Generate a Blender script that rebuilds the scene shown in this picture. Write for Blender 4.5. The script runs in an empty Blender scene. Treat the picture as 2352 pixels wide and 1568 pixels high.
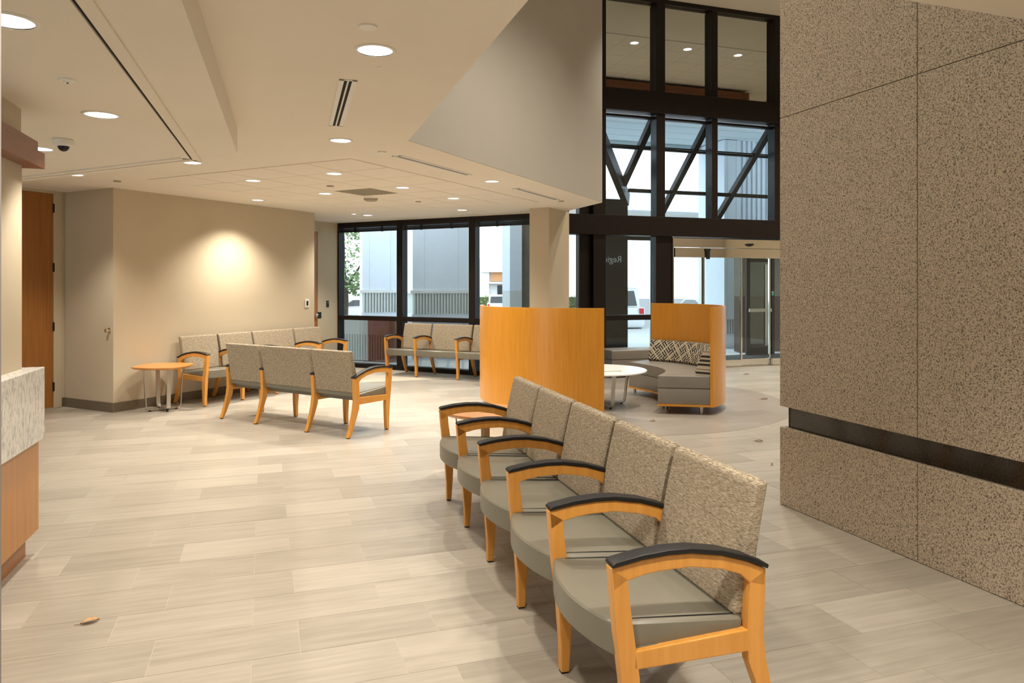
import bpy, bmesh, math, random
from mathutils import Vector, Matrix
random.seed(7)
S = bpy.context.scene
COL = S.collection
R = math.radians

# ------------------------------------------------------------------ camera
cam_d = bpy.data.cameras.new('camera')
cam = bpy.data.objects.new('camera', cam_d); COL.objects.link(cam)
cam.location = (0, 0, 1.5)
cam.rotation_euler = (R(90), 0, 0)
cam_d.sensor_width = 36.0
cam_d.lens = 36.0 * 1680 / 2352
cam_d.shift_y = -129 / 2352
cam_d.clip_start = 0.05
cam_d.clip_end = 400
S.camera = cam

# ------------------------------------------------------------------ world, exposure
W = bpy.data.worlds.new('overcast_sky'); S.world = W
W.use_nodes = True
wn = W.node_tree.nodes; wn.clear()
wo = wn.new('ShaderNodeOutputWorld'); wb = wn.new('ShaderNodeBackground')
wb.inputs[0].default_value = (0.90, 0.96, 1.0, 1)
wb.inputs[1].default_value = 1.5
W.node_tree.links.new(wb.outputs[0], wo.inputs[0])
S.view_settings.view_transform = 'Standard'
S.view_settings.look = 'None'
S.view_settings.gamma = 1
S.view_settings.use_curve_mapping = False
S.view_settings.exposure = 1.27
S.cycles.use_denoising = True
S.cycles.use_adaptive_sampling = True
S.cycles.adaptive_threshold = 0.04
S.cycles.max_bounces = 7
S.cycles.diffuse_bounces = 4
S.cycles.glossy_bounces = 3
S.cycles.transparent_max_bounces = 16
S.cycles.sample_clamp_indirect = 6
LAMP_W = 62.0
LAMP_C = (1.0, 0.915, 0.795)

# ------------------------------------------------------------------ frames
# room axes: a runs along the bench wall, b along the window wall
a = Vector((0.4655, 0.8850)); b = Vector((0.8850, -0.4655))
# entrance axes: h runs along the storefront, g away from it
h = Vector((0.9468, 0.3219)); g = Vector((-0.3219, 0.9468))
def GP(p, q): v = h * p + g * q; return Vector((v.x, v.y))
ANG_A = math.atan2(b.y, b.x)      # local x = b, local y = a
ANG_G = math.atan2(h.y, h.x)      # local x = h, local y = g
ZC, ZS, ZT = 2.651, 2.468, 6.55   # main ceiling, lower soffit, high hall ceiling

# ------------------------------------------------------------------ mesh builder
class MB:
    def __init__(s): s.v = []; s.f = []
    def add(s, vs, fs):
        n = len(s.v); s.v += [tuple(x) for x in vs]; s.f += [tuple(i + n for i in f) for f in fs]; return s
    def box(s, x0, x1, y0, y1, z0, z1):
        return s.add([(x0,y0,z0),(x1,y0,z0),(x1,y1,z0),(x0,y1,z0),(x0,y0,z1),(x1,y0,z1),(x1,y1,z1),(x0,y1,z1)],
                     [(0,3,2,1),(4,5,6,7),(0,1,5,4),(1,2,6,5),(2,3,7,6),(3,0,4,7)])
    def prism(s, poly, z0, z1):
        ar = sum(poly[i][0]*poly[(i+1)%len(poly)][1]-poly[(i+1)%len(poly)][0]*poly[i][1] for i in range(len(poly)))
        if ar < 0: poly = poly[::-1]
        n = len(poly)
        vs = [(p[0],p[1],z0) for p in poly] + [(p[0],p[1],z1) for p in poly]
        fs = [tuple(range(n-1,-1,-1)), tuple(range(n,2*n))] + [(i,(i+1)%n,n+(i+1)%n,n+i) for i in range(n)]
        return s.add(vs, fs)
    def side(s, poly, x0, x1):
        """polygon in (y,z) extruded along x"""
        ar = sum(poly[i][0]*poly[(i+1)%len(poly)][1]-poly[(i+1)%len(poly)][0]*poly[i][1] for i in range(len(poly)))
        if ar < 0: poly = poly[::-1]
        n = len(poly)
        vs = [(x0,p[0],p[1]) for p in poly] + [(x1,p[0],p[1]) for p in poly]
        fs = [tuple(range(n-1,-1,-1)), tuple(range(n,2*n))] + [(i,(i+1)%n,n+(i+1)%n,n+i) for i in range(n)]
        return s.add(vs, fs)
    def lathe(s, prof, seg=32, cx=0, cy=0, cap=True):
        n = len(prof); vs = []; fs = []
        for k in range(seg):
            t = 2*math.pi*k/seg
            for r, z in prof: vs.append((cx+r*math.cos(t), cy+r*math.sin(t), z))
        for k in range(seg):
            k2 = (k+1) % seg
            for i in range(n-1): fs.append((k*n+i, k2*n+i, k2*n+i+1, k*n+i+1))
        if cap:
            if prof[0][0] > 1e-6: fs.append(tuple(k*n for k in range(seg-1,-1,-1)))
            if prof[-1][0] > 1e-6: fs.append(tuple(k*n+n-1 for k in range(seg)))
        return s.add(vs, fs)
    def tube(s, pts, r, seg=8):
        pts = [Vector(p) for p in pts]; n = len(pts); vs = []; fs = []
        for i, p in enumerate(pts):
            t = (pts[min(i+1,n-1)] - pts[max(i-1,0)]).normalized()
            u = t.orthogonal().normalized() if abs(t.z) > .99 else t.cross(Vector((0,0,1))).normalized()
            w = t.cross(u).normalized()
            rr = r[i] if isinstance(r, (list, tuple)) else r
            for k in range(seg):
                c = 2*math.pi*k/seg; q = p + u*math.cos(c)*rr + w*math.sin(c)*rr; vs.append(q[:])
        for i in range(n-1):
            for k in range(seg):
                k2 = (k+1)%seg; fs.append((i*seg+k, i*seg+k2, (i+1)*seg+k2, (i+1)*seg+k))
        fs.append(tuple(range(seg-1,-1,-1))); fs.append(tuple((n-1)*seg+k for k in range(seg)))
        return s.add(vs, fs)
    def bar(s, p, q, wx, wz):
        """rectangular bar between two 3-d points, wx wide, wz high"""
        p = Vector(p); q = Vector(q); t = (q-p).normalized()
        u = t.cross(Vector((0,0,1)))
        u = Vector((1,0,0)) if u.length < 1e-4 else u.normalized()
        w = u.cross(t).normalized(); vs = []
        for c in (p, q):
            for sx, sz in ((-1,-1),(1,-1),(1,1),(-1,1)): vs.append((c + u*sx*wx/2 + w*sz*wz/2)[:])
        return s.add(vs, [(0,1,2,3),(7,6,5,4),(0,4,5,1),(1,5,6,2),(2,6,7,3),(3,7,4,0)])
    def mesh(s, name, bevel=0, seg=2, smooth=False, tri=False):
        me = bpy.data.meshes.new(name); me.from_pydata(s.v, [], s.f)
        bm = bmesh.new(); bm.from_mesh(me)
        bmesh.ops.recalc_face_normals(bm, faces=bm.faces)
        if bevel:
            es = [e for e in bm.edges if len(e.link_faces) == 2 and e.calc_face_angle(0) > 0.6]
            bmesh.ops.bevel(bm, geom=es, offset=bevel, segments=seg, profile=.6, affect='EDGES', clamp_overlap=True)
        if tri: bmesh.ops.triangulate(bm, faces=[f for f in bm.faces if len(f.verts) > 4])
        bm.to_mesh(me); bm.free()
        if smooth:
            for p in me.polygons: p.use_smooth = True
            try: me.set_sharp_from_angle(angle=R(35))
            except Exception: pass
        return me
    def build(s, name, mat, parent=None, bevel=0, seg=2, smooth=False, tri=False):
        return link(name, s.mesh(name, bevel, seg, smooth, tri), mat, parent)

def link(name, me, mat=None, parent=None):
    o = bpy.data.objects.new(name, me); COL.objects.link(o)
    if mat is not None and not me.materials: me.materials.append(mat)
    if parent is not None: o.parent = parent
    return o
def tag(o, label, cat, group=None, kind=None):
    if label: o['label'] = label
    if cat: o['category'] = cat
    if group: o['group'] = group
    if kind: o['kind'] = kind
    return o
def empty(name, loc=(0,0,0), rz=0):
    o = bpy.data.objects.new(name, None); COL.objects.link(o)
    o.empty_display_size = .1
    o.location = (loc[0], loc[1], loc[2] if len(loc) > 2 else 0); o.rotation_euler = (0,0,rz); return o
def struct(o, label, cat=None): return tag(o, label, cat, None, 'structure')

# ------------------------------------------------------------------ materials
def nm(name):
    m = bpy.data.materials.new(name); m.use_nodes = True
    nt = m.node_tree; bs = nt.nodes['Principled BSDF']; return m, nt, bs
def plain(name, col, rough=.5, metal=0, noise=0, nscale=8, spec=None, bump=0, bscale=200):
    m, nt, bs = nm(name)
    bs.inputs['Base Color'].default_value = (*col, 1); bs.inputs['Roughness'].default_value = rough
    bs.inputs['Metallic'].default_value = metal
    if spec is not None: bs.inputs['Specular IOR Level'].default_value = spec
    geo = nt.nodes.new('ShaderNodeNewGeometry')
    if noise:
        n = nt.nodes.new('ShaderNodeTexNoise'); n.inputs['Scale'].default_value = nscale
        nt.links.new(geo.outputs['Position'], n.inputs['Vector'])
        r = nt.nodes.new('ShaderNodeValToRGB')
        r.color_ramp.elements[0].position = .3; r.color_ramp.elements[1].position = .7
        r.color_ramp.elements[0].color = (*[c*(1-noise) for c in col], 1); r.color_ramp.elements[1].color = (*[min(1,c*(1+noise)) for c in col], 1)
        nt.links.new(n.outputs['Fac'], r.inputs['Fac']); nt.links.new(r.outputs['Color'], bs.inputs['Base Color'])
    if bump:
        n = nt.nodes.new('ShaderNodeTexNoise'); n.inputs['Scale'].default_value = bscale
        nt.links.new(geo.outputs['Position'], n.inputs['Vector'])
        bp = nt.nodes.new('ShaderNodeBump'); bp.inputs['Strength'].default_value = bump; bp.inputs['Distance'].default_value = .002
        nt.links.new(n.outputs['Fac'], bp.inputs['Height']); nt.links.new(bp.outputs['Normal'], bs.inputs['Normal'])
    return m
def wood(name, dark, light, axis_scale=(14, 14, .8), rough=.35, coords='Object', coat=.15):
    m, nt, bs = nm(name)
    tc = nt.nodes.new('ShaderNodeTexCoord'); mp = nt.nodes.new('ShaderNodeMapping')
    mp.inputs['Scale'].default_value = axis_scale
    nt.links.new(tc.outputs[coords], mp.inputs['Vector'])
    n = nt.nodes.new('ShaderNodeTexNoise'); n.inputs['Scale'].default_value = 2.2; n.inputs['Detail'].default_value = 6; n.inputs['Distortion'].default_value = .3
    nt.links.new(mp.outputs[0], n.inputs['Vector'])
    r = nt.nodes.new('ShaderNodeValToRGB'); r.color_ramp.elements[0].position = .32; r.color_ramp.elements[1].position = .68
    r.color_ramp.elements[0].color = (*dark, 1); r.color_ramp.elements[1].color = (*light, 1)
    nt.links.new(n.outputs['Fac'], r.inputs['Fac']); nt.links.new(r.outputs['Color'], bs.inputs['Base Color'])
    bs.inputs['Roughness'].default_value = rough; bs.inputs['Coat Weight'].default_value = coat; bs.inputs['Coat Roughness'].default_value = .25
    return m
def emis(name, col, st):
    m, nt, bs = nm(name)
    bs.inputs['Base Color'].default_value = (*col, 1); bs.inputs['Emission Color'].default_value = (*col, 1)
    bs.inputs['Emission Strength'].default_value = st; return m
def glass(name, tint, ior=1.6, extra=.03, rough=0.0):
    m = bpy.data.materials.new(name); m.use_nodes = True; nt = m.node_tree; nt.nodes.clear()
    o = nt.nodes.new('ShaderNodeOutputMaterial'); mx = nt.nodes.new('ShaderNodeMixShader')
    t = nt.nodes.new('ShaderNodeBsdfTransparent'); t.inputs[0].default_value = (*tint, 1)
    gl = nt.nodes.new('ShaderNodeBsdfGlossy'); gl.inputs['Roughness'].default_value = rough; gl.inputs['Color'].default_value = (.92,.97,1,1)
    # Schlick reflectance, the same from both sides of the thin pane
    f0 = ((ior-1)/(ior+1))**2 + extra
    lw_ = nt.nodes.new('ShaderNodeLayerWeight'); lw_.inputs['Blend'].default_value = .5
    pw = nt.nodes.new('ShaderNodeMath'); pw.operation = 'POWER'; pw.inputs[1].default_value = 5
    ad = nt.nodes.new('ShaderNodeMath'); ad.operation = 'MULTIPLY_ADD'; ad.inputs[1].default_value = 1-f0; ad.inputs[2].default_value = f0; ad.use_clamp = True
    nt.links.new(lw_.outputs['Facing'], pw.inputs[0]); nt.links.new(pw.outputs[0], ad.inputs[0]); nt.links.new(ad.outputs[0], mx.inputs[0])
    nt.links.new(t.outputs[0], mx.inputs[1]); nt.links.new(gl.outputs[0], mx.inputs[2]); nt.links.new(mx.outputs[0], o.inputs[0])
    return m

M = {}
M['ceil'] = plain('ceiling_paint', (.80, .73, .62), .85, noise=.015, nscale=1.5)
M['tile_c'] = plain('ceiling_tile', (.80, .73, .62), .9, noise=.03, nscale=120, bump=.15, bscale=300)
M['wall'] = plain('greige_wall_paint', (.535, .455, .325), .75, noise=.02, nscale=2)
M['bulk'] = plain('taupe_bulkhead_paint', (.43, .40, .345), .8, noise=.015, nscale=2)
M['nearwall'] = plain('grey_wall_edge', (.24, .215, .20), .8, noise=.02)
M['white'] = plain('white_trim', (.80, .78, .72), .5, noise=.01)
M['base'] = plain('taupe_baseboard', (.145, .115, .075), .5, noise=.05, nscale=20)
M['bronze'] = plain('dark_bronze_metal', (.011, .0072, .006), .36, 0, noise=.1, nscale=10, spec=.28)
M['black'] = plain('black_plastic', (.011, .010, .010), .48, noise=.05, spec=.35)
M['slot'] = plain('slot_black', (.008, .007, .006), .9, noise=.05)
M['chrome'] = plain('polished_stainless', (.80, .77, .70), .06, 1.0, noise=.01)
M['steel'] = plain('brushed_steel', (.55, .53, .49), .32, 1.0, noise=.05, nscale=60)
M['lens'] = emis('lamp_lens', (1.0, .95, .86), 1.7); M['lens'].cycles.emission_sampling = 'NONE'
M['grille'] = plain('grey_grille', (.36, .32, .24), .8, noise=.15, nscale=220)
M['honey'] = wood('honey_maple', (.60, .265, .045), (.68, .32, .065))
M['honeyh'] = wood('honey_maple_panel', (.55, .225, .016), (.63, .275, .025), (26, 26, 1.0), .32)
M['door'] = wood('cherry_brown_door', (.29, .105, .018), (.36, .145, .028), (22, 22, .7), .4)
M['cherry'] = wood('red_cherry_veneer', (.17, .050, .018), (.24, .078, .027), (3, 3, 24), .35)
M['counterwood'] = wood('amber_counter_panel', (.42, .165, .020), (.50, .21, .030), (18, 18, .8), .35)
M['tabletop'] = wood('maple_table_top', (.55, .235, .055), (.62, .285, .075), (2, 22, 22), .3)
M['vinyl'] = plain('olive_grey_vinyl', (.175, .163, .125), .36, noise=.04, nscale=5, bump=.12, bscale=500)
M['greyvinyl'] = plain('warm_grey_vinyl', (.205, .185, .155), .42, noise=.04, nscale=5, bump=.12, bscale=500)
M['whitelam'] = plain('white_laminate', (.82, .82, .80), .25, noise=.01)
M['paper'] = plain('magazine_cover', (.42, .44, .34), .5, noise=.3, nscale=40)
M['leaf'] = plain('dry_leaf', (.22, .10, .04), .8, noise=.2, nscale=60)
M['leafpale'] = plain('pale_leaf', (.55, .30, .12), .8, noise=.2, nscale=60)
M['glass'] = glass('clear_glass', (.93, .975, .985), 1.45, .0)
M['glassw'] = glass('tinted_window_glass', (.88, .94, .97), 1.45, .0)
M['glassl'] = glass('low_window_glass', (.66, .72, .75), 1.6, .06)
M['glassm'] = glass('skylight_glass', (.92, .97, .99), 1.4, .0)
M['mirrorglass'] = plain('coated_spandrel_glass', (.66, .70, .68), .015, 1.0, noise=.01)
M['canopy'] = plain('pale_canopy_panel', (.60, .69, .73), .8, noise=.03)
M['column'] = plain('pale_blue_column', (.74, .80, .88), .8, noise=.02)
M['columnbase'] = plain('fluted_base_paint', (.60, .64, .62), .8, noise=.03)
M['brickred'] = plain('dull_red_panel', (.22, .09, .075), .8, noise=.1)
M['asphalt'] = plain('asphalt', (.16, .16, .17), .9, noise=.15, nscale=2)
M['concrete'] = plain('pale_concrete', (.55, .56, .56), .9, noise=.06, nscale=3)
M['lawn'] = plain('lawn', (.12, .18, .05), .95, noise=.3, nscale=1)
M['hedge'] = plain('hedge_green', (.07, .10, .03), .9, noise=.45, nscale=6)
M['leafgreen'] = plain('tree_leaf', (.24, .34, .15), .8, noise=.35, nscale=2)
M['pine'] = plain('distant_tree', (.12, .16, .13), .9, noise=.3, nscale=1)
M['bark'] = plain('bark', (.09, .07, .05), .9, noise=.3, nscale=9)
M['carwhite'] = plain('white_car_paint', (.75, .76, .78), .25, noise=.01)
M['carsilver'] = plain('silver_car_paint', (.38, .41, .45), .28, .3, noise=.02)
M['cardark'] = plain('dark_car_paint', (.03, .04, .05), .2, noise=.05)
M['carglass'] = plain('car_glass', (.02, .025, .03), .08, noise=.05)
M['tyre'] = plain('tyre_rubber', (.02, .02, .02), .85, noise=.1)
M['tail'] = plain('red_tail_light', (.55, .02, .03), .25, noise=.05)
M['tan'] = plain('tan_stucco', (.55, .27, .12), .9, noise=.05)
M['stucco'] = plain('white_stucco', (.78, .77, .74), .9, noise=.03)
M['brownreflection'] = plain('brown_reflection_tone', (.075, .045, .035), .85, noise=.2, nscale=30)
M['olivetaupe'] = plain('olive_taupe_tone', (.16, .145, .11), .85, noise=.1, nscale=8)
M['mat'] = plain('dark_entrance_mat', (.045, .05, .055), .95, noise=.3, nscale=150)
M['signwhite'] = plain('frosted_lettering', (.30, .33, .36), .6, noise=.02)
M['green'] = plain('green_sticker', (.02, .35, .18), .5, noise=.02)

# beige stone-look floor tile: streaks along the tile, tone by tile
T_W, T_H = .575, .305
def floor_mat(name, inlay):
    m, nt, bs = nm(name)
    N = nt.nodes.new; L = nt.links.new
    geo = N('ShaderNodeNewGeometry'); mp = N('ShaderNodeMapping'); mp.inputs['Rotation'].default_value = (0,0,-ANG_G)
    L(geo.outputs['Position'], mp.inputs['Vector'])
    sx = N('ShaderNodeSeparateXYZ'); L(mp.outputs[0], sx.inputs[0])
    def mth(op, x, y=None):
        n = N('ShaderNodeMath'); n.operation = op
        for i, k in enumerate((x, y)):
            if k is None: continue
            if isinstance(k, (int, float)): n.inputs[i].default_value = k
            else: L(k, n.inputs[i])
        return n.outputs[0]
    row = mth('FLOOR', mth('DIVIDE', mth('SUBTRACT', sx.outputs[1], 3.72), T_H))
    odd = mth('FLOORED_MODULO', row, 2.0)
    off = mth('MULTIPLY', odd, .385)
    col = mth('FLOOR', mth('DIVIDE', mth('SUBTRACT', mth('SUBTRACT', sx.outputs[0], .145), off), T_W))
    cmb = N('ShaderNodeCombineXYZ'); L(col, cmb.inputs[0]); L(row, cmb.inputs[1])
    wn_ = N('ShaderNodeTexWhiteNoise'); wn_.noise_dimensions = '2D'; L(cmb.outputs[0], wn_.inputs['Vector'])
    # streaks
    c2 = N('ShaderNodeCombineXYZ'); L(mth('MULTIPLY', sx.outputs[0], 1.6), c2.inputs[0]); L(mth('MULTIPLY', sx.outputs[1], 22.0), c2.inputs[1]); L(mth('MULTIPLY', wn_.outputs['Value'], 60.0), c2.inputs[2])
    n1 = N('ShaderNodeTexNoise'); n1.inputs['Scale'].default_value = 1.3; n1.inputs['Detail'].default_value = 5; n1.inputs['Roughness'].default_value = .6; L(c2.outputs[0], n1.inputs['Vector'])
    n2 = N('ShaderNodeTexNoise'); n2.inputs['Scale'].default_value = 2.3; n2.inputs['Detail'].default_value = 3; L(geo.outputs['Position'], n2.inputs['Vector'])
    v = mth('ADD', mth('MULTIPLY', n1.outputs['Fac'], .62), mth('MULTIPLY', wn_.outputs['Value'], .22))
    v = mth('ADD', v, mth('MULTIPLY', n2.outputs['Fac'], .2))
    r = N('ShaderNodeValToRGB'); r.color_ramp.elements[0].position = .33; r.color_ramp.elements[1].position = .72
    if inlay:
        r.color_ramp.elements[0].color = (.235,.205,.17,1); r.color_ramp.elements[1].color = (.325,.288,.245,1)
    else:
        r.color_ramp.elements[0].color = (.285,.255,.208,1); r.color_ramp.elements[1].color = (.435,.395,.332,1)
    L(v, r.inputs['Fac']); L(r.outputs['Color'], bs.inputs['Base Color'])
    bs.inputs['Roughness'].default_value = .34
    bs.inputs['Specular IOR Level'].default_value = .45
    return m
M['floor'] = floor_mat('beige_stone_tile', False)
M['inlay'] = floor_mat('taupe_floor_inlay', True)
M['grout'] = plain('pale_grout', (.48, .435, .355), .8, noise=.03)

def granite_mat(name, base, lightc, darkc, rough, big=False):
    m, nt, bs = nm(name); N = nt.nodes.new; L = nt.links.new
    geo = N('ShaderNodeNewGeometry')
    n = N('ShaderNodeTexNoise'); n.inputs['Scale'].default_value = 125; n.inputs['Detail'].default_value = 3; n.inputs['Roughness'].default_value = .7
    L(geo.outputs['Position'], n.inputs['Vector'])
    r = N('ShaderNodeValToRGB'); cr = r.color_ramp; cr.elements[0].position = .37; cr.elements[1].position = .62
    cr.elements[0].color = (*darkc, 1); cr.elements[1].color = (*lightc, 1)
    e = cr.elements.new(.47); e.color = (*base, 1)
    L(n.outputs['Fac'], r.inputs['Fac']); L(r.outputs['Color'], bs.inputs['Base Color'])
    bs.inputs['Roughness'].default_value = rough
    return m
M['granite'] = granite_mat('speckled_brown_granite', (.42, .345, .25), (.60, .51, .39), (.06, .048, .035), .5)
M['bandgranite'] = granite_mat('polished_black_granite', (.022, .016, .010), (.04, .028, .018), (.008, .006, .004), .10)

def marble_mat():
    m, nt, bs = nm('white_grey_marble'); N = nt.nodes.new; L = nt.links.new
    geo = N('ShaderNodeNewGeometry'); mp = N('ShaderNodeMapping'); mp.inputs['Rotation'].default_value = (R(25), R(20), 0); mp.inputs['Scale'].default_value = (20, 20, 8)
    L(geo.outputs['Position'], mp.inputs['Vector'])
    n = N('ShaderNodeTexNoise'); n.inputs['Scale'].default_value = 2.6; n.inputs['Detail'].default_value = 7; n.inputs['Distortion'].default_value = .9; L(mp.outputs[0], n.inputs['Vector'])
    r = N('ShaderNodeValToRGB'); r.color_ramp.elements[0].position = .36; r.color_ramp.elements[1].position = .52
    r.color_ramp.elements[0].color = (.42,.42,.40,1); r.color_ramp.elements[1].color = (.70,.68,.62,1)
    L(n.outputs['Fac'], r.inputs['Fac']); L(r.outputs['Color'], bs.inputs['Base Color']); bs.inputs['Roughness'].default_value = .25
    return m
M['marble'] = marble_mat()

def fabric_mat(name, c0, c1, c2):
    m, nt, bs = nm(name); N = nt.nodes.new; L = nt.links.new
    tc = N('ShaderNodeTexCoord'); mp = N('ShaderNodeMapping'); mp.inputs['Scale'].default_value = (30, 60, 300)
    L(tc.outputs['Object'], mp.inputs['Vector'])
    n = N('ShaderNodeTexNoise'); n.inputs['Scale'].default_value = 1.6; n.inputs['Detail'].default_value = 3; n.inputs['Roughness'].default_value = .7; L(mp.outputs[0], n.inputs['Vector'])
    r = N('ShaderNodeValToRGB'); r.color_ramp.elements[0].position = .36; r.color_ramp.elements[1].position = .64
    r.color_ramp.elements[0].color = (*c0, 1); r.color_ramp.elements[1].color = (*c2, 1); e = r.color_ramp.elements.new(.5); e.color = (*c1, 1)
    L(n.outputs['Fac'], r.inputs['Fac']); L(r.outputs['Color'], bs.inputs['Base Color']); bs.inputs['Roughness'].default_value = .95
    bs.inputs['Specular IOR Level'].default_value = .1
    bp = N('ShaderNodeBump'); bp.inputs['Strength'].default_value = .35; bp.inputs['Distance'].default_value = .003
    L(n.outputs['Fac'], bp.inputs['Height']); L(bp.outputs['Normal'], bs.inputs['Normal'])
    return m
M['fabric'] = fabric_mat('oatmeal_woven_fabric', (.15, .118, .08), (.32, .265, .19), (.50, .425, .32))

def lattice_mat():
    """black and cream woven lattice, laid out along the curved cushion"""
    m, nt, bs = nm('lattice_pattern_fabric'); N = nt.nodes.new; L = nt.links.new
    tc = N('ShaderNodeTexCoord'); sx = N('ShaderNodeSeparateXYZ'); L(tc.outputs['Object'], sx.inputs[0])
    def mth(op, x, y=None):
        n = N('ShaderNodeMath'); n.operation = op
        for i, k in enumerate((x, y)):
            if k is None: continue
            if isinstance(k, (int, float)): n.inputs[i].default_value = k
            else: L(k, n.inputs[i])
        return n.outputs[0]
    s = mth('MULTIPLY', mth('ARCTAN2', sx.outputs[1], sx.outputs[0]), 1.1); z = sx.outputs[2]
    d1 = mth('ADD', s, z); d2 = mth('SUBTRACT', s, z)
    def line(d, per, wdt): return mth('LESS_THAN', mth('ABSOLUTE', mth('SUBTRACT', mth('FRACT', mth('DIVIDE', d, per)), .5)), wdt)
    A1 = line(d1, .048, .22); A2 = line(d2, .048, .22)
    cell = mth('FLOORED_MODULO', mth('ADD', mth('FLOOR', mth('DIVIDE', d1, .208)), mth('FLOOR', mth('DIVIDE', d2, .208))), 2.0)
    pat = mth('ADD', mth('MULTIPLY', A1, cell), mth('MULTIPLY', A2, mth('SUBTRACT', 1.0, cell)))
    big = mth('MAXIMUM', line(d1, .208, .06), line(d2, .208, .06))
    fac = mth('MAXIMUM', pat, big)
    nz = N('ShaderNodeTexNoise'); nz.inputs['Scale'].default_value = 90; L(tc.outputs['Object'], nz.inputs['Vector'])
    fac = mth('GREATER_THAN', mth('ADD', fac, mth('MULTIPLY', mth('SUBTRACT', nz.outputs['Fac'], .5), .9)), .5)
    mx = N('ShaderNodeMix'); mx.data_type = 'RGBA'; L(fac, mx.inputs[0])
    mx.inputs[6].default_value = (.025,.022,.022,1); mx.inputs[7].default_value = (.46,.40,.29,1)
    L(mx.outputs[2], bs.inputs['Base Color']); bs.inputs['Roughness'].default_value = .9
    return m
M['lattice'] = lattice_mat()

# ------------------------------------------------------------------ the room shell
P1 = Vector((-4.705, 8.63)); P0 = P1 - b*.959
L1E = P1 + a*3.367                      # far end of the bench wall
W0 = Vector((-3.21, 13.62))             # window wall starts here, runs along b
ALC = W0 - a*2.35
PIER = Vector((.546, 10.80))            # near corner of the pier beside the storefront
WEND = PIER + a*.75
Q_C = 11.46                             # storefront plane

def poly3(v): return [(p.x, p.y) for p in v]

# floor: slab, then single tiles
FL_POLY = poly3([GP(-9, -2.6), GP(13, -2.6), GP(13, Q_C), GP(4.5, Q_C), WEND, W0, W0 - b*4.5, GP(-9, 9)])
fl = MB().prism(FL_POLY, -.20, -.0012).build('floor', M['grout'], tri=True)
struct(fl, 'beige stone-look tiled floor laid in staggered courses', 'floor')
def clip(poly, pt, nrm):
    out = []
    for i in range(len(poly)):
        p, q = poly[i], poly[(i+1) % len(poly)]
        dp = (p-pt).dot(nrm); dq = (q-pt).dot(nrm)
        if dp >= 0: out.append(p)
        if dp*dq < 0: out.append(p + (q-p)*(dp/(dp-dq)))
    return out
IN_C = Vector((1.2, 9.6)); IN_R = 2.33
def inlay(c): return (c - IN_C).length < IN_R and (c - Vector((.35, 8.4))).dot(h) > 0
def in_wall(c):
    if (c-P1).dot(b) < 0 and (c-P1).dot(a) > 0 and (c-L1E).dot(a) < 0: return True
    G_ = (c.dot(h), c.dot(g)); return G_[0] > 3.356 and G_[1] < 4.161
cand = []
for row in range(-14, 27):
    q0 = 3.72 + T_H*row
    off = .145 + (.385 if row % 2 else 0)
    for k in range(-16, 19):
        p0 = off + T_W*k
        c = GP(p0+T_W/2, q0+T_H/2)
        if q0 < -1.4: continue
        poly = [GP(p0+.0012, q0+.0012), GP(p0+T_W-.0012, q0+.0012), GP(p0+T_W-.0012, q0+T_H-.0012), GP(p0+.0012, q0+T_H-.0012)]
        if (c-P0).dot(b) < -.4 and (c-P0).dot(a) < .2: continue
        if in_wall(c) and min((c-P1).dot(b)*-1, 9) > .4 and c.x < 0: continue
        if c.x > 0 and in_wall(c) and (c.dot(h) > 3.8 and c.dot(g) < 3.8): continue
        pc = clip(poly, W0, -a)
        if c.dot(h) > 4.2: pc = poly
        pc = clip(pc, GP(0, Q_C), -g) if pc else pc
        if len(pc) < 3: continue
        u = 1176 + 1680*c.x/max(c.y, .01); v = 655 + 2520/max(c.y, .01)
        vis = c.y > 1.6 and -60 < u < 2420 and v < 1640 and not in_wall(c)
        full = len(pc) == 4 and pc == poly
        cand.append((c.y if vis else 1e3, c, pc, full, inlay(c)))
cand.sort(key=lambda t: t[0])
proto = {}
rest = {False: MB(), True: MB()}
nsing = 0
for d_, c, pc, full, inl in cand:
    # tiles cut by the curved edge of the inlay
    pieces = []
    inn = [(v - IN_C).length < IN_R for v in pc]
    if nsing < 298 and d_ < 900 and (full and (all(inn) == any(inn))):
        key = inl
        if key not in proto:
            proto[key] = MB().box(-T_W/2+.0012, T_W/2-.0012, -T_H/2+.0012, T_H/2-.0012, -.008, 0).mesh('tile')
        o = link('tile', proto[key], M['inlay'] if key else M['floor'], fl)
        o.location = (c.x, c.y, 0); o.rotation_euler = (0,0,ANG_G); nsing += 1
    else:
        rest[False].prism(poly3(pc), -.008, 0)
o = rest[False].build('distant_tiles', M['floor'], fl); o['kind'] = 'stuff'
# the round taupe field is let into the far tiles
disc = [IN_C + Vector((math.cos(t), math.sin(t)))*IN_R for t in [2*math.pi*k/96 for k in range(96)]]
disc = clip(disc, Vector((.35, 8.4)), h)
MB().prism(poly3(disc), -.004, .0012).build('floor_inlay', M['inlay'], fl, tri=True)

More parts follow.
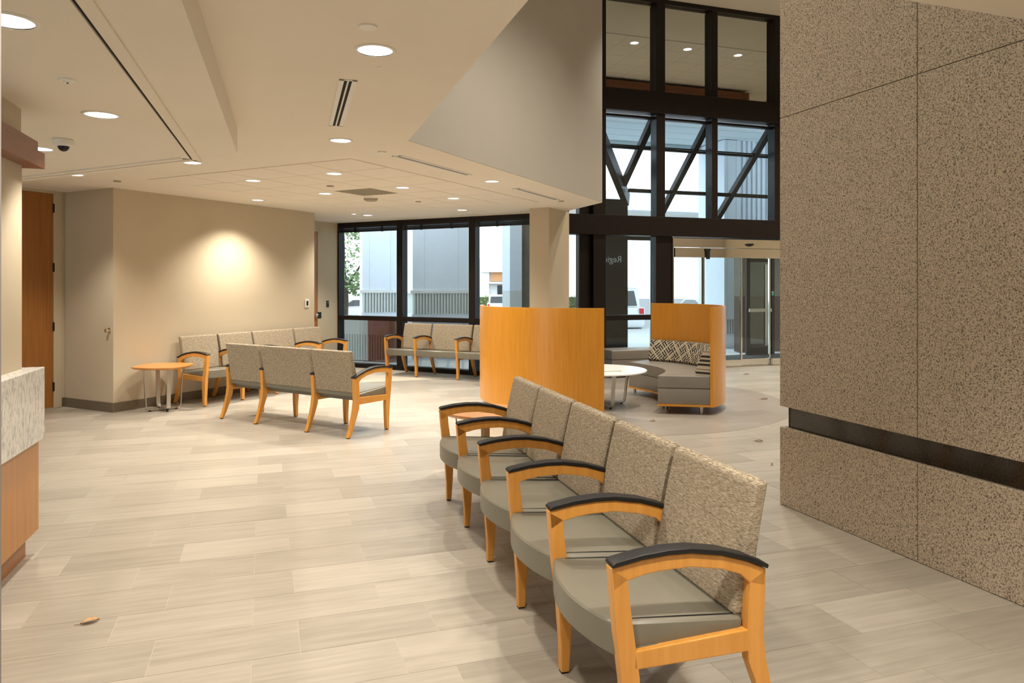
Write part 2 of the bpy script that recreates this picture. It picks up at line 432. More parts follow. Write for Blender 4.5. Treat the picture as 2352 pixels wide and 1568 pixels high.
# walls
def wall(name, pts, z0, z1, mat, label, cat='wall'):
    return struct(MB().prism(poly3(pts), z0, z1).build(name, mat, tri=True), label, cat)
w = wall('wall_left', [P1, L1E, L1E - b*1.44, P1 - b*1.44], 0, ZC, M['wall'], 'greige wall lit by a downlight scallop behind the four-seat bench')
w = wall('wall_door', [P0, P0 - a*12.5, P0 - a*12.5 - b*.2, P0 - b*.2], 0, ZC, M['wall'], 'greige wall around the tall brown wooden door')
w = wall('wall_alcove', [W0, ALC, ALC - b*.2, W0 - b*.2], 0, ZC, M['wall'], 'pale wall strip beside the dark framed window')
w = wall('wall_pier', [PIER, PIER - b*.32, PIER - b*.32 + a*.75, PIER + a*.75], 0, ZC, M['wall'], 'narrow beige pier between window wall and storefront')
w = wall('wall_back', [GP(-9, -2.6), GP(3.4, -2.6), GP(3.4, -2.8), GP(-9, -2.8)], 0, ZC, M['wall'], 'greige wall closing the lobby behind the viewer')
NW = Vector((-.838, 1.2))
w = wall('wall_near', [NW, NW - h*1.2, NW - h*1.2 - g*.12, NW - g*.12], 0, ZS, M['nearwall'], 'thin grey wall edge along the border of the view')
w = wall('wall_return', [WEND, WEND + (GP(4.54, Q_C) - WEND), GP(4.40, Q_C), WEND - h*.14], 0, ZT, M['bronze'], 'dark bronze clad return between pier and storefront')

# baseboards
def baseb(name, A, B, nrm, label):
    n = nrm*.014
    return struct(MB().prism(poly3([A, B, B+n, A+n]), 0, .112).build(name, M['base'], bevel=.003), label, 'baseboard')
baseb('baseboard_left', P1 - Vector((0,0)), L1E, b, 'taupe baseboard along the bench wall')
baseb('baseboard_return', P1 - b*.959, P1 + b*.014, -a, 'taupe baseboard on the short return wall')
baseb('baseboard_door', P0 - a*.034, P0 - a*.0, b, 'taupe baseboard stub beside the door frame')

# ------------------------------------------------------------------ ceilings
K0 = Vector((-.827, 5.823)); K1 = Vector((1.254, 10.18)); KA = GP(1.0, 2.286); KC = GP(3.5, 2.286)
cp = [GP(-9, -2.8), GP(3.5, -2.8), KC, KA, K0, K1, GP(4.464, 10.62), WEND, W0, W0 - b*4.6, GP(-9, 9)]
ce = MB().prism(poly3(cp), ZC, ZC+.12).build('ceiling', M['ceil'], tri=True)
struct(ce, 'cream painted ceiling with recessed downlights', 'ceiling')
S0 = Vector((-2.017, 5.37)); FD = Vector((.296, -.955))
sp = [S0, S0 - b*5.2, GP(-9, 5), GP(-9, -2.7), S0 + FD*8.4]
so = MB().prism(poly3(sp), ZS, ZC).build('ceiling_soffit', M['ceil'], tri=True)
struct(so, 'lower cream ceiling panel with a track over the reception', 'ceiling')
ct = MB().prism(poly3([GP(.5, 1.8), GP(14, 1.8), GP(14, Q_C+.2), GP(.5, Q_C+.2)]), ZT, ZT+.15).build('ceiling_high', M['ceil'])
struct(ct, 'pale high ceiling over the entrance hall', 'ceiling')
# grid lines of the high ceiling: single panels
pm = MB().box(-.297, .297, -.297, .297, -.012, 0).mesh('ceiling_panel')
for i in range(0, 12):
    for j in range(0, 12):
        pp, qq = 5.8 + .6*i, 2.5 + .6*j
        o = link('ceiling_panel', pm, M['tile_c'], ct); c = GP(pp+.3, qq+.3)
        o.location = (c.x, c.y, ZT-.001); o.rotation_euler = (0,0,ANG_G)

# bulkhead faces above the low ceiling
def face(name, A, B, th, z0, z1, mat, label, side):
    n = Vector((-(B-A).y, (B-A).x)).normalized()*th*side
    e = n.normalized()*-.002
    return wall(name, [A+e, B+e, B+n, A+n], z0+.003, z1, mat, label)
face('wall_bulkhead', K0, K1, .12, ZC, ZT, M['bulk'], 'large taupe bulkhead rising above the ceiling edge', 1)
face('wall_bulkhead_side', KA, K0, .12, ZC, ZT, M['bulk'], 'bulkhead above the long ceiling edge facing the granite', 1)
face('wall_bulkhead_near', KA, KC, .12, ZC, ZT, M['bulk'], 'bulkhead above the near ceiling edge', -1)
face('wall_bulkhead_end', K1, GP(4.464, Q_C), .12, ZC, ZT, M['bulk'], 'bulkhead end running to the storefront', 1)
wall('wall_hall_end', [GP(13, 3.9), GP(13, Q_C+.2), GP(13.2, Q_C+.2), GP(13.2, 3.9)], 0, ZT, M['wall'], 'far side wall of the entrance hall')

# ceiling tile field
FC = Vector((-2.11, 11.37)); TS = .557
tm = MB().box(-TS/2+.006, TS/2-.006, -TS/2+.006, TS/2-.006, -.007, 0).mesh('ceiling_tile')
for i in range(5):
    for j in range(7):
        c = FC + b*(TS*(i+.5)) - a*(TS*(j+.5))
        if i == 2 and j == 3: continue
        if (c - K0).dot(Vector((.909, -.416))) > -.30: continue
        o = link('ceiling_tile', tm, M['tile_c'], ce); o.location = (c.x, c.y, ZC); o.rotation_euler = (0,0,ANG_A)
# thin border trim around the tile field
tr = MB().box(-.03, 0, -TS*7, .03, -.007, 0).box(-.03, TS*5, 0, .03, -.007, 0)
o = tr.build('field_trim', M['ceil'], ce); o.location = (FC.x, FC.y, ZC); o.rotation_euler = (0,0,ANG_A)

gc = FC + b*(TS*2.5) - a*(TS*3.5)
gr = empty('return_air_grille', (gc.x, gc.y, ZC), ANG_A)
tag(gr, 'square grey return air grille in the tiled ceiling field', 'grille')
MB().box(-.268, .268, -.268, .268, -.006, -.0005).build('grille_plate', M['grille'], gr)
gs = MB().box(-.26, .26, -.004, .004, -.009, -.006).mesh('louvre')
for k in range(13):
    o = link('louvre', gs, M['grille'], gr); o.location = (0, -.25+.5*k/12, 0)

# partition track in the soffit
def seg2(p, q, w0, w1, z0, z1, mb):
    p = Vector(p); q = Vector(q); t = (q-p).normalized(); n = Vector((-t.y, t.x))
    return mb.prism(poly3([p+n*w0, q+n*w0, q+n*w1, p+n*w1]), z0, z1)
T0 = Vector((-2.44, 5.569)); TA = T0 + FD*7.6; TB = T0 - b*4.2
tk = empty('partition_track', (T0.x, T0.y, ZS)); tag(tk, 'folding partition track with black slot in the lower ceiling', 'track')
def tl(v): return v - T0
m1 = MB(); seg2(tl(TA), tl(T0) , .008, .064, -.012, 0, m1); seg2(tl(TA), tl(T0)- FD*.06, -.064, -.008, -.012, 0, m1); m1.build('track_rail', M['ceil'], tk)
m1 = MB(); seg2(tl(T0), tl(TB), .008, .064, -.012, 0, m1); seg2(tl(T0) - FD*.0, tl(TB), -.064, -.008, -.012, 0, m1); m1.build('track_rail', M['ceil'], tk)
m1 = MB(); seg2(tl(TA), tl(T0), -.010, .010, -.003, -.0002, m1); m1.build('track_slot', M['slot'], tk)
m1 = MB(); seg2(tl(T0), tl(TB), -.008, .008, -.003, -.0002, m1); m1.build('track_slot', M['slot'], tk)

# ------------------------------------------------------------------ downlights and small ceiling fittings
def downlight(x, y, z, r, label, power=LAMP_W, cone=116, group='recessed downlights in the ceiling', blend=.55):
    t = empty('downlight', (x, y, z)); tag(t, label, 'downlight', group)
    MB().lathe([(r*1.02, -.006), (r*1.18, -.006), (r*1.22, -.002), (r*1.22, 0), (r*1.02, 0)], 40, cap=False).build('trim_ring', M['white'], t, smooth=True)
    MB().lathe([(0, -.0045), (r*.55, -.0045), (r*.9, -.003), (r*1.03, -.002)], 40, cap=False).build('lens', M['lens'], t, smooth=True)
    if power:
        ld = bpy.data.lights.new('lamp', 'SPOT'); ld.energy = power; ld.color = LAMP_C; ld.spot_size = R(cone); ld.spot_blend = blend; ld.shadow_soft_size = r*.9
        lo = bpy.data.objects.new('lamp', ld); COL.objects.link(lo); lo.parent = t; lo.location = (0,0,-.02)
    return t
DL = [(-.67,3.58,.083,'large downlight in the plain ceiling above the floor centre'),
      (-1.36,5.81,.078,'downlight just beyond the two-slot air diffuser'),
      (-1.82,7.49,.074,'downlight in front of the square return grille'),
      (-2.83,7.99,.074,'downlight in the tiled ceiling above the three-seat bench backs'),
      (-2.33,9.12,.074,'downlight beside the square return grille towards the bench wall'),
      (-1.28,8.56,.074,'downlight beside the square return grille towards the bulkhead'),
      (-.22,8.09,.074,'downlight between the two long slot diffusers by the bulkhead'),
      (-.77,9.62,.074,'downlight in the tiled ceiling nearest the storefront pier'),
      (-1.78,10.12,.074,'downlight beyond the round ceiling sounder'),
      (-3.43,9.87,.074,'downlight close to the bench wall casting a bright scallop'),
      (-2.37,12.01,.074,'larger of two downlights near the alcove door'),
      (-2.55,11.79,.040,'small downlight near the alcove door'),
      (-.76,11.18,.074,'downlight in the border close to the window blinds'),
      (-3.0,6.86,.078,'downlight half hidden behind the corner of the lower ceiling'),
      (-4.55,7.61,.078,'downlight half hidden by the lower ceiling edge near the brown door')]
for x, y, r, lb in DL: downlight(x, y, ZC - (.006 if 'tiled' in lb or 'grille' in lb else 0), r, lb, LAMP_W*(.4 if r < .05 else 1.9 if 'scallop' in lb else 1), 120 if 'scallop' in lb else 116, blend=.8 if 'scallop' in lb else .55)
for x, y, lb in [(-1.84,2.67,'large downlight cut by the picture border over the reception'),
                 (-2.33,4.15,'downlight in the lower ceiling beside the partition track'),
                 (-3.35,5.18,'downlight behind the cherry header end')]:
    downlight(x, y, ZS, .083, lb, LAMP_W*.8, 96)
for x, y, lb in [(-.45, 1.2, 'added unseen downlight in the plain ceiling straight above the viewer'), (.45, -1.0, 'added unseen downlight in the ceiling behind the viewer'),
                 (2.2, .2, 'added unseen downlight in the near ceiling beside the granite wall'), (1.2, 1.6, 'added unseen downlight in the near ceiling over the foreground bench end')]:
    downlight(x, y, ZC, .083, lb, LAMP_W*1.45, group='added unseen downlights overhead')  # out of view, added to brighten the near floor and granite
for u_, q, lb in [(7.3, 9.35, 'high hall downlight mirrored in the top pane next to the bulkhead'), (8.57, 9.35, 'high hall downlight mirrored in the middle top pane'),
                  (9.84, 9.35, 'high hall downlight mirrored in the top pane next to the granite'), (11.1, 9.35, 'high hall downlight farthest along the storefront row'),
                  (6.1, 9.35, 'high hall downlight near the end of the bulkhead'), (4.6, 6.0, 'high hall downlight in front of the large bulkhead'),
                  (3.6, 5.0, 'high hall downlight between bulkhead and granite corner'), (2.3, 4.2, 'high hall downlight over the foreground bench'),
                  (11.2, 5.5, 'high hall downlight behind the far end of the cherry soffit'), (9.4, 5.5, 'high hall downlight behind the middle of the cherry soffit'),
                  (7.6, 5.5, 'high hall downlight behind the near end of the cherry soffit')]:
    c = GP(u_, q); downlight(c.x, c.y, ZT-.014, .085, lb, LAMP_W*3.2, 100, 'downlights in the high hall ceiling')

def disc_thing(name, x, y, z, prof, mat, label, cat, group=None, extra=None):
    t = empty(name, (x, y, z)); tag(t, label, cat, group)
    MB().lathe(prof, 28, cap=False).build('cover', mat, t, smooth=True)
    if extra: MB().lathe(extra, 24, cap=False).build('rim', M['white'], t, smooth=True)
    return t
disc_thing('cover_plate', -.64, 3.25, ZC, [(0,-.008),(.040,-.008),(.043,0)], M['white'], 'round blank cover plate beside the large downlight', 'cover plate')
disc_thing('sprinkler_cap', -1.12, 6.30, ZC, [(0,-.012),(.035,-.012),(.038,0)], M['white'], 'round sprinkler cap beside the start of the long slot diffuser', 'sprinkler', 'sprinkler caps')
disc_thing('sprinkler_cap', -2.09, 8.41, ZC-.005, [(0,-.012),(.040,-.012),(.043,0)], M['grille'], 'dull sprinkler cap left of the square return grille', 'sprinkler', 'sprinkler caps')
disc_thing('sprinkler_cap', -1.28, 9.97, ZC-.005, [(0,-.012),(.036,-.012),(.04,0)], M['grille'], 'dull sprinkler cap beyond the round sounder', 'sprinkler', 'sprinkler caps')
disc_thing('sprinkler_cap', .67, 9.97, ZC, [(0,-.012),(.036,-.012),(.04,0)], M['grille'], 'dull sprinkler cap at the ceiling tip beside the bulkhead', 'sprinkler', 'sprinkler caps')
disc_thing('sprinkler_cap', -4.35, 8.06, ZC, [(0,-.012),(.036,-.012),(.04,0)], M['grille'], 'dull sprinkler cap in the ceiling near the brown door', 'sprinkler', 'sprinkler caps')
disc_thing('sprinkler_cap', -1.54, 9.39, ZC-.005, [(0,-.012),(.030,-.012),(.034,0)], M['white'], 'small white cap beside the round ceiling sounder', 'sprinkler', 'sprinkler caps')
disc_thing('sensor_dot', -.70, 3.86, ZC, [(0,-.004),(.012,-.004),(.014,0)], M['white'], 'tiny white dot sensor on the plain ceiling', 'sensor')
t = disc_thing('ceiling_sounder', -1.84, 9.53, ZC-.005, [(0,-.052),(.060,-.052),(.085,-.040),(.088,-.022)], M['grille'], 'round brownish ceiling sounder below the square return grille', 'sounder', None, [(.094,-.022),(.096,-.002),(.0,-.002)])
t = empty('smoke_detector', (-2.09, 3.44, ZS)); tag(t, 'flat round white smoke detector on the lower ceiling', 'smoke detector')
MB().lathe([(0,-.016),(.018,-.016),(.022,-.011),(.036,-.009),(.040,0)], 28, cap=False).build('housing', M['white'], t, smooth=True)
MB().lathe([(0,-.020),(.004,-.020),(.005,-.016)], 12, cap=False).build('indicator', M['black'], t)
t = empty('security_camera', (-2.98, 4.86, ZS)); tag(t, 'white dome security camera on the lower ceiling', 'camera')
MB().lathe([(.035,-.046),(.055,-.044),(.060,-.036),(.060,-.004),(.056,0)], 32, cap=True).build('housing', M['white'], t, smooth=True)
MB().lathe([(0,-.080),(.014,-.077),(.026,-.068),(.033,-.056),(.035,-.046)], 28, cap=False).build('dome', M['black'], t, smooth=True)

def diffuser(p, q, label, slots=2, w=.10):
    p = Vector(p); q = Vector(q); c = (p+q)/2; L = (q-p).length; ang = math.atan2((q-p).y, (q-p).x)
    t = empty('slot_diffuser', (c.x, c.y, ZC), ang); tag(t, label, 'diffuser', 'linear slot diffusers')
    fr = MB().box(-L/2, L/2, -w/2, -w*.22, -.006, 0).box(-L/2, L/2, w*.22, w/2, -.006, 0).box(-L/2, -L/2+.012, -w/2, w/2, -.006, 0).box(L/2-.012, L/2, -w/2, w/2, -.006, 0)
    fr.build('frame', M['white'], t)
    MB().box(-L/2+.012, L/2-.012, -w*.22, w*.22, -.0058, 0).build('slot', M['slot'], t)
    for k in range(slots-1 or 1):
        MB().box(-L/2+.012, L/2-.012, -w*.05, w*.05, -.0075, -.0058).build('vane', M['white'], t)
    return t
diffuser((-.915, 4.09), (-1.27, 5.27), 'short two-slot air diffuser in the plain ceiling')
diffuser((-1.027, 6.49), (-.4575, 7.61), 'long slot diffuser beside the bulkhead, nearer one')
diffuser((.046, 8.67), (.596, 9.816), 'long slot diffuser beside the bulkhead, farther one')
wv = W0 - a*.42
for s0, lb in ((.75, 'thin slot diffuser above the first window blind'), (2.7, 'thin slot diffuser above the last window blind')):
    p = wv + b*s0; q = wv + b*(s0+1.3); diffuser(p, q, lb, 2, .05)

# ------------------------------------------------------------------ window wall (window_1)
win = empty('window_1', (W0.x, W0.y, 0), ANG_A); struct(win, 'dark bronze framed window wall behind the bench with raised blinds', 'window')
WL = (WEND - W0).dot(b) - .16
muls = [0.0, 1.412, 2.90, WL]
MW = .062
for k, x in enumerate(muls):
    wd = MW if 0 < k < 3 else .05
    MB().box(x-wd, x+wd if k else x+.03, -.06, .10, 0, ZC).build('mullion', M['bronze'], win, bevel=.004, seg=1)
for k in range(3):
    x0, x1 = muls[k]+(MW if k else .03), muls[k+1]-MW
    MB().box(x0, x1, -.055, .09, 0, .075).build('sill', M['bronze'], win)
    MB().box(x0, x1, -.055, .09, .865, .945).build('transom', M['bronze'], win)
    MB().box(x0, x1, -.05, .09, ZC-.07, ZC).build('head_frame', M['bronze'], win)
    MB().box(x0, x1, .018, .024, .945, ZC-.07).build('pane', M['glassw'], win)
    MB().box(x0, x1, .018, .024, .075, .865).build('pane', M['glassl'], win)
    bl = empty('window_blind', ((W0 + b*x0).x, (W0 + b*x0).y, 0), ANG_A)
    tag(bl, ('black raised blind in the window bay next to the alcove', 'black raised blind in the middle window bay', 'black raised blind in the window bay next to the pier')[k], 'blind', 'raised window blinds')
    L = x1-x0
    MB().box(.01, L-.01, -.048, -.006, ZC-.10, ZC-.07).build('headrail', M['black'], bl)
    sm = MB().box(.012, L-.012, -.044, -.010, -.0015, .0015).mesh('slat')
    for i in range(8):
        o = link('slat', sm, M['black'], bl); o.location = (0, 0, ZC-.106-.006*i)
    MB().box(.01, L-.01, -.046, -.008, ZC-.178, ZC-.150).build('bottom_rail', M['black'], bl)
    for xx in (.28*L, .74*L):
        MB().box(xx-.012, xx+.012, -.052, -.004, ZC-.185, ZC-.10).build('ladder_tape', M['black'], bl)

# ------------------------------------------------------------------ storefront (window_2)
sf = empty('window_2', (GP(0, Q_C).x, GP(0, Q_C).y, 0), ANG_G); struct(sf, 'tall dark bronze storefront glazing over the sliding entrance', 'window')
B1 = (4.517, 4.893); B2 = (2.365, 2.704)
def fr(name, x0, x1, z0, z1, y0=-.09, y1=.09, mat='bronze'): return MB().box(x0, x1, y0, y1, z0, z1).build(name, M[mat], sf, bevel=.004, seg=1)
PM = [(6.537, 6.710), (7.673, 7.793), (9.034, 9.202), (10.45, 10.57), (11.8, 11.92)]
fr('beam', 4.54, 13, *B1, -.16, .10); fr('beam', 4.54, 13, *B2, -.16, .10)
fr('head_frame', 4.54, 13, ZT-.08, ZT)
fr('rail', 5.558, 13, B1[0]-.085, B1[0]-.045, -.05, .06)
fr('corner_post', 5.318, 5.558, 0, ZT, -.12, .10); fr('corner_post', 5.106, 5.318, 0, ZT, -.02, .14)
fr('mullion', 4.54, 4.62, 0, ZT)
for i, (x0, x1) in enumerate(PM):
    fr('mullion', x0, x1, B1[1], ZT-.08, -.12, .09); fr('mullion', x0, x1, B2[1], B1[0], -.12, .09)
fr('entrance_post', 6.537, 6.860, 0, B2[0], -.10, .10)
fr('transom', 5.558, 6.537, .895, .985); fr('sill', 4.62, 6.537, 0, .07); fr('sill', 9.7, 13, 0, .07)
ed = [5.558] + [x for m_ in PM for x in m_] + [13]
for i in range(0, len(ed)-1, 2):
    x0, x1 = ed[i], ed[i+1]
    fr('coated_pane', x0, x1, B1[1], ZT-.08, .0, .012, 'mirrorglass')
    fr('pane', x0, x1, B2[1], B1[0]-.085, .0, .010, 'glassm')
fr('pane', 5.558, 6.537, .985, B2[0], 0, .010, 'glass'); fr('pane', 5.558, 6.537, .07, .895, 0, .010, 'glass')
fr('pane', 4.62, 5.106, .07, B2[0], 0, .01, 'glassl'); fr('pane', 9.70, 13, .07, B2[0], 0, .01, 'glass')

# sliding entrance (door_3)
dr = empty('door_3', (GP(0, Q_C).x, GP(0, Q_C).y, 0), ANG_G); struct(dr, 'glass sliding entrance with polished steel header', 'door')
def dp(name, x0, x1, y0, y1, z0, z1, mat, bevel=0): return MB().box(x0, x1, y0, y1, z0, z1).build(name, M[mat], dr, bevel=bevel)
dp('header', 6.87, 9.70, -.12, .10, 2.178, 2.34, 'chrome', .003); dp('header', 6.90, 9.70, -.135, .10, 2.0, 2.170, 'chrome', .003)
dp('header_edge', 6.86, 6.88, -.13, .10, 0, 2.35, 'chrome')
xs = [6.88, 7.60, 8.36, 9.04, 9.70]
for i in range(4):
    y = -.03 if i % 2 else .04
    dp('glass_panel', xs[i]+.012, xs[i+1]-.012, y, y+.012, .13, 2.0, 'glass')
    dp('bottom_rail', xs[i]+.004, xs[i+1]-.004, y-.02, y+.03, .012, .13, 'chrome')
    dp('edge_stile', xs[i+1]-.014, xs[i+1]+.014, y-.012, y+.024, .0, 2.0, 'chrome')
dp('floor_guide', 6.86, 9.7, -.10, .10, 0, .010, 'steel')
sn = empty('motion_sensor', (GP(8.47, Q_C-.135).x, GP(8.47, Q_C-.135).y, 2.255), ANG_G); tag(sn, 'black half-round motion sensor on the upper steel header', 'sensor')
MB().lathe([(0,-.045),(.04,-.035),(.07,-.015),(.075,.0),(.06,.01),(0,.012)], 20).build('sensor_dome', M['black'], sn, smooth=True)
sn = empty('door_sensor', (GP(7.56, Q_C-.14).x, GP(7.56, Q_C-.14).y, 2.04), ANG_G); tag(sn, 'small black box hanging on the lower steel header', 'sensor')
MB().box(-.035, .035, -.03, .0, -.07, .10).build('sensor_box', M['black'], sn, bevel=.006)
MB().box(-.045, .045, -.035, .0, .075, .115).build('sensor_cap', M['black'], sn, bevel=.004)

# reversed lettering on the glass
tx = bpy.data.curves.new('lettering', 'FONT'); tx.body = 'Regio'; tx.size = .16; tx.extrude = .001
to = bpy.data.objects.new('glass_lettering', tx); COL.objects.link(to)
dg = bpy.context.evaluated_depsgraph_get(); tm_ = bpy.data.meshes.new_from_object(to.evaluated_get(dg)); bpy.data.objects.remove(to)
to = link('glass_lettering', tm_, M['signwhite'])
c = GP(5.93, Q_C+.02); to.location = (c.x, c.y, 1.90); to.rotation_euler = (R(90), 0, ANG_G + math.pi)
tag(to, 'pale lettering seen reversed on the storefront side pane', 'lettering')

# vestibule outside the storefront with sloped skylight
vs = empty('window_3', (GP(0, Q_C).x, GP(0, Q_C).y, 0), ANG_G); struct(vs, 'sloped dark framed skylight of the entrance vestibule', 'window')
SL = .90
def zr(d): return 4.45 - SL*d
for x, d1 in ((6.58, 1.12), (7.72, 1.80), (9.10, 1.80), (10.5, 1.80), (11.86, 1.80)):
    MB().bar((x, .10, zr(.0)), (x, .10+d1, zr(d1)), .11, .10).build('rafter', M['bronze'], vs)
for d, x0 in ((.46, 5.92), (1.22, 6.75)):
    MB().bar((x0, .10+d, zr(d)), (12.5, .10+d, zr(d)), .07, .07).build('purlin', M['bronze'], vs)
MB().bar((6.7, 1.92, zr(1.82)), (12.5, 1.92, zr(1.82)), .16, .16).build('eave_beam', M['bronze'], vs)
MB().bar((5.60, .12, 4.05), (6.86, 1.62, 3.20), .12, .26).build('hip_beam', M['bronze'], vs)
MB().add([(5.6,.1,4.40),(12.5,.1,4.40),(12.5,1.9,zr(1.85)),(6.7,1.9,zr(1.85))], [(0,1,2,3)]).build('skylight_pane', M['glassm'], vs)
MB().box(6.25, 6.93, 1.70, 1.98, 0, 3.22).build('outer_post', M['bronze'], vs)
MB().box(6.93, 12.5, 1.82, 1.94, 2.42, 2.60).build('outer_beam', M['bronze'], vs)
for x in (7.55, 8.75): MB().box(x-.015, x+.015, 1.84, 1.90, 0, 2.42).build('outer_mullion', M['steel'], vs)
MB().box(6.93, 9.75, 1.86, 1.87, .05, 2.42).build('pane', M['glass'], vs)
MB().box(6.87, 12.5, .12, 1.9, -.02, .004).build('vestibule_mat', M['mat'], vs)
# dark swing door in the vestibule
d4 = empty('door_4', (GP(9.79, 13.2).x, GP(9.79, 13.2).y, 0), ANG_G); struct(d4, 'dark framed glass swing door with a push bar', 'door')
for nme, x0, x1, z0, z1 in (('stile', 0, .09, 0, 2.12), ('stile', .60, .72, 0, 2.12), ('rail', .09, .60, 2.0, 2.12), ('rail', .09, .60, 0, .18)):
    MB().box(x0, x1, 0, .05, z0, z1).build(nme, M['bronze'], d4)
MB().box(.09, .60, .02, .03, .18, 2.0).build('pane', M['glassl'], d4)
MB().box(.03, .60, -.06, -.03, .93, 1.0).build('push_bar', M['steel'], d4)
MB().box(.48, .53, -.015, -.001, .2, 1.95).build('pull_strip', M['steel'], d4)
MB().box(.64, .70, -.004, 0, 1.28, 1.34).build('sticker', M['green'], d4); MB().box(.64, .70, -.004, 0, 1.34, 1.37).build('sticker', M['signwhite'], d4)
vw = empty('vestibule_reflection', (GP(9.5, 13.9).x, GP(9.5, 13.9).y, 0), ANG_G); struct(vw, 'dark two-tone panel painted as the reflection in the vestibule door', 'wall')
MB().box(.62, 4.0, 0, .2, 0, 1.25).build('lower_panel', M['brownreflection'], vw); MB().box(.62, 4.0, 0, .2, 1.25, 2.8).build('upper_panel', M['olivetaupe'], vw)  # two flat tones painted in place of a reflection in the door glass

# hanging cherry soffit, mirrored in the top panes
cs = empty('hall_soffit', (GP(5.2, 6.2).x, GP(5.2, 6.2).y, 0), ANG_G); tag(cs, 'long cherry wood soffit hanging below the high ceiling', 'soffit')
for k in range(3): MB().box(0, 6.7, 0, .78, 6.11+.122*k, 6.228+.122*k).build('board', M['cherry'], cs)
for x in (.4, 2.4, 4.4, 6.3): MB().lathe([(.008, 6.470), (.008, ZT-.013)], 8, x, .39).build('hanger_rod', M['steel'], cs)
MB().box(0, 6.7, 0, .78, 6.085, 6.108).build('underside', M['honeyh'], cs)

# ------------------------------------------------------------------ granite wall
GR = 3.356; GE = 4.161; PWD = 1.114
gw = empty('wall_right', (GP(GR, GE).x, GP(GR, GE).y, 0), ANG_G); struct(gw, 'speckled brown granite wall with a recessed black band', 'wall')
MB().box(.06, 9.6, -6.8, -.06, 0, ZT).build('core', M['bandgranite'], gw)
rows = [(0, .535), (.672, 2.644), (2.644, 4.62), (4.62, ZT)]
JG = .0022
for z0, z1 in rows:
    for k in range(6):
        y1 = -PWD*k; y0 = y1-PWD
        MB().box(0, .06, y0+JG, y1-(JG if k else 0), z0+JG, z1-JG).build('granite_slab', M['granite'], gw, bevel=.0025, seg=1)
    for k in range(8):
        x0 = .06+1.19*k
        MB().box(x0+(JG if k else -.0), x0+1.19-JG, -.06, 0, z0+JG, z1-JG).build('granite_slab', M['granite'], gw, bevel=.0025, seg=1)
for k in range(8):
    x0 = -.42*k*2
    MB().box(.040, .06, x0-.84+.001, x0-(.001 if k else .04), .535, .672).build('band_slab', M['bandgranite'], gw)
MB().box(.04, 9.6, -.06, -.04, .535, .672).build('band_slab', M['bandgranite'], gw)

# ------------------------------------------------------------------ doors
d1 = empty('door_1', (P0.x, P0.y, 0), ANG_A); struct(d1, 'tall brown wooden door with dark hinges beside the reception', 'door')
MB().box(-.05, .018, -.138, -.040, 0, ZC).box(-.05, .018, -1.13, -1.05, 0, ZC).box(-.05, .018, -1.05, -.138, 2.622, ZC).build('frame', M['wall'], d1, bevel=.003, seg=1)
MB().box(-.04, .006, -1.05, -.140, .012, 2.618).build('leaf', M['door'], d1)
hm = MB().box(.006, .020, -.150, -.128, -.055, .055).mesh('hinge', .003, 1)
for z in (2.443, 1.718, .994, .259):
    o = link('hinge', hm, M['black'], d1); o.location = (0, 0, z)
d2 = empty('door_2', (W0.x, W0.y, 0), ANG_A); struct(d2, 'brown wooden alcove door seen edge on with a chrome knob', 'door')
MB().box(-.05, .012, -1.62, -.60, .012, 2.46).build('leaf', M['door'], d2)
MB().box(-.05, .02, -.60, -.54, 0, 2.52).box(-.05, .02, -1.68, -.54, 2.46, 2.52).build('frame', M['wall'], d2)
kn = MB().lathe([(.0,0),(.018,.0),(.012,.03),(.028,.045),(.03,.06),(.018,.075),(0,.078)], 20)
k_ = kn.build('knob', M['chrome'], d2, smooth=True); k_.rotation_euler = (0, R(90), 0); k_.location = (.012, -.68, .97)
MB().box(.012, .03, -.60, -.52, .91, 1.02).build('strike_plate', M['black'], d2)
# wall fittings
def plate(name, base, along, z, out, w_, h_, mat, label, cat):
    c = base + along; t = empty(name, (c.x, c.y, z), ANG_A); tag(t, label, cat)
    MB().box(0, .012, -w_/2, w_/2, -h_/2, h_/2).build('plate', M[mat], t, bevel=.003)
    return t
t = plate('wall_switch', P1, a*3.20, 1.22, b, .085, .13, 'white', 'white switch plate on the bench wall near its end', 'switch')
MB().box(.012, .017, -.018, .018, -.035, .035).build('rocker', M['black'], t)
t = plate('card_reader', W0, -a*.33, 1.16, b, .06, .12, 'black', 'small black card reader on the strip beside the window', 'card reader')
MB().box(.012, .016, -.012, .012, .02, .03).build('indicator', M['steel'], t)
ds = P1 - b*.07
t = empty('door_stop', (ds.x, ds.y, .965), ANG_A); tag(t, 'round chrome door stop on the short return wall', 'door stop')
o = MB().lathe([(0,0),(.03,0),(.032,.006),(.016,.012),(.014,.03),(.022,.036),(.022,.05),(0,.054)], 22).build('bumper', M['chrome'], t, smooth=True); o.rotation_euler = (R(90), 0, 0)

# ------------------------------------------------------------------ reception
RC = Vector((-2.619, 4.10)); ANG_R = math.atan2(-FD.y, -FD.x)   # local x runs away from the viewer, local y to the back of the desk
rc = empty('reception_counter', (RC.x, RC.y, 0), ANG_R); tag(rc, 'reception counter with white marble top and amber wood front', 'counter')
LR = -2.3
MB().box(LR, 0, 0, .55, .646, 1.044).build('marble_top', M['marble'], rc, bevel=.004)
MB().box(LR, -.001, .03, .50, .14, .646).build('front_panel', M['counterwood'], rc)
MB().box(LR, -.03, .085, .46, 0, .14).build('toe_kick', M['door'], rc)
pr = empty('trim_1', (RC.x, RC.y, 0), ANG_R); struct(pr, 'white pier standing on the marble reception counter', 'pier')
MB().box(-.62, -.089, .085, .30, 1.044, 2.151).box(-.62, -.05, .10, .30, 2.30, ZS).build('pier', M['wall'], pr)
hd = empty('trim_2', (RC.x, RC.y, 0), ANG_R); struct(hd, 'stepped red cherry wood header over the reception counter', 'header')
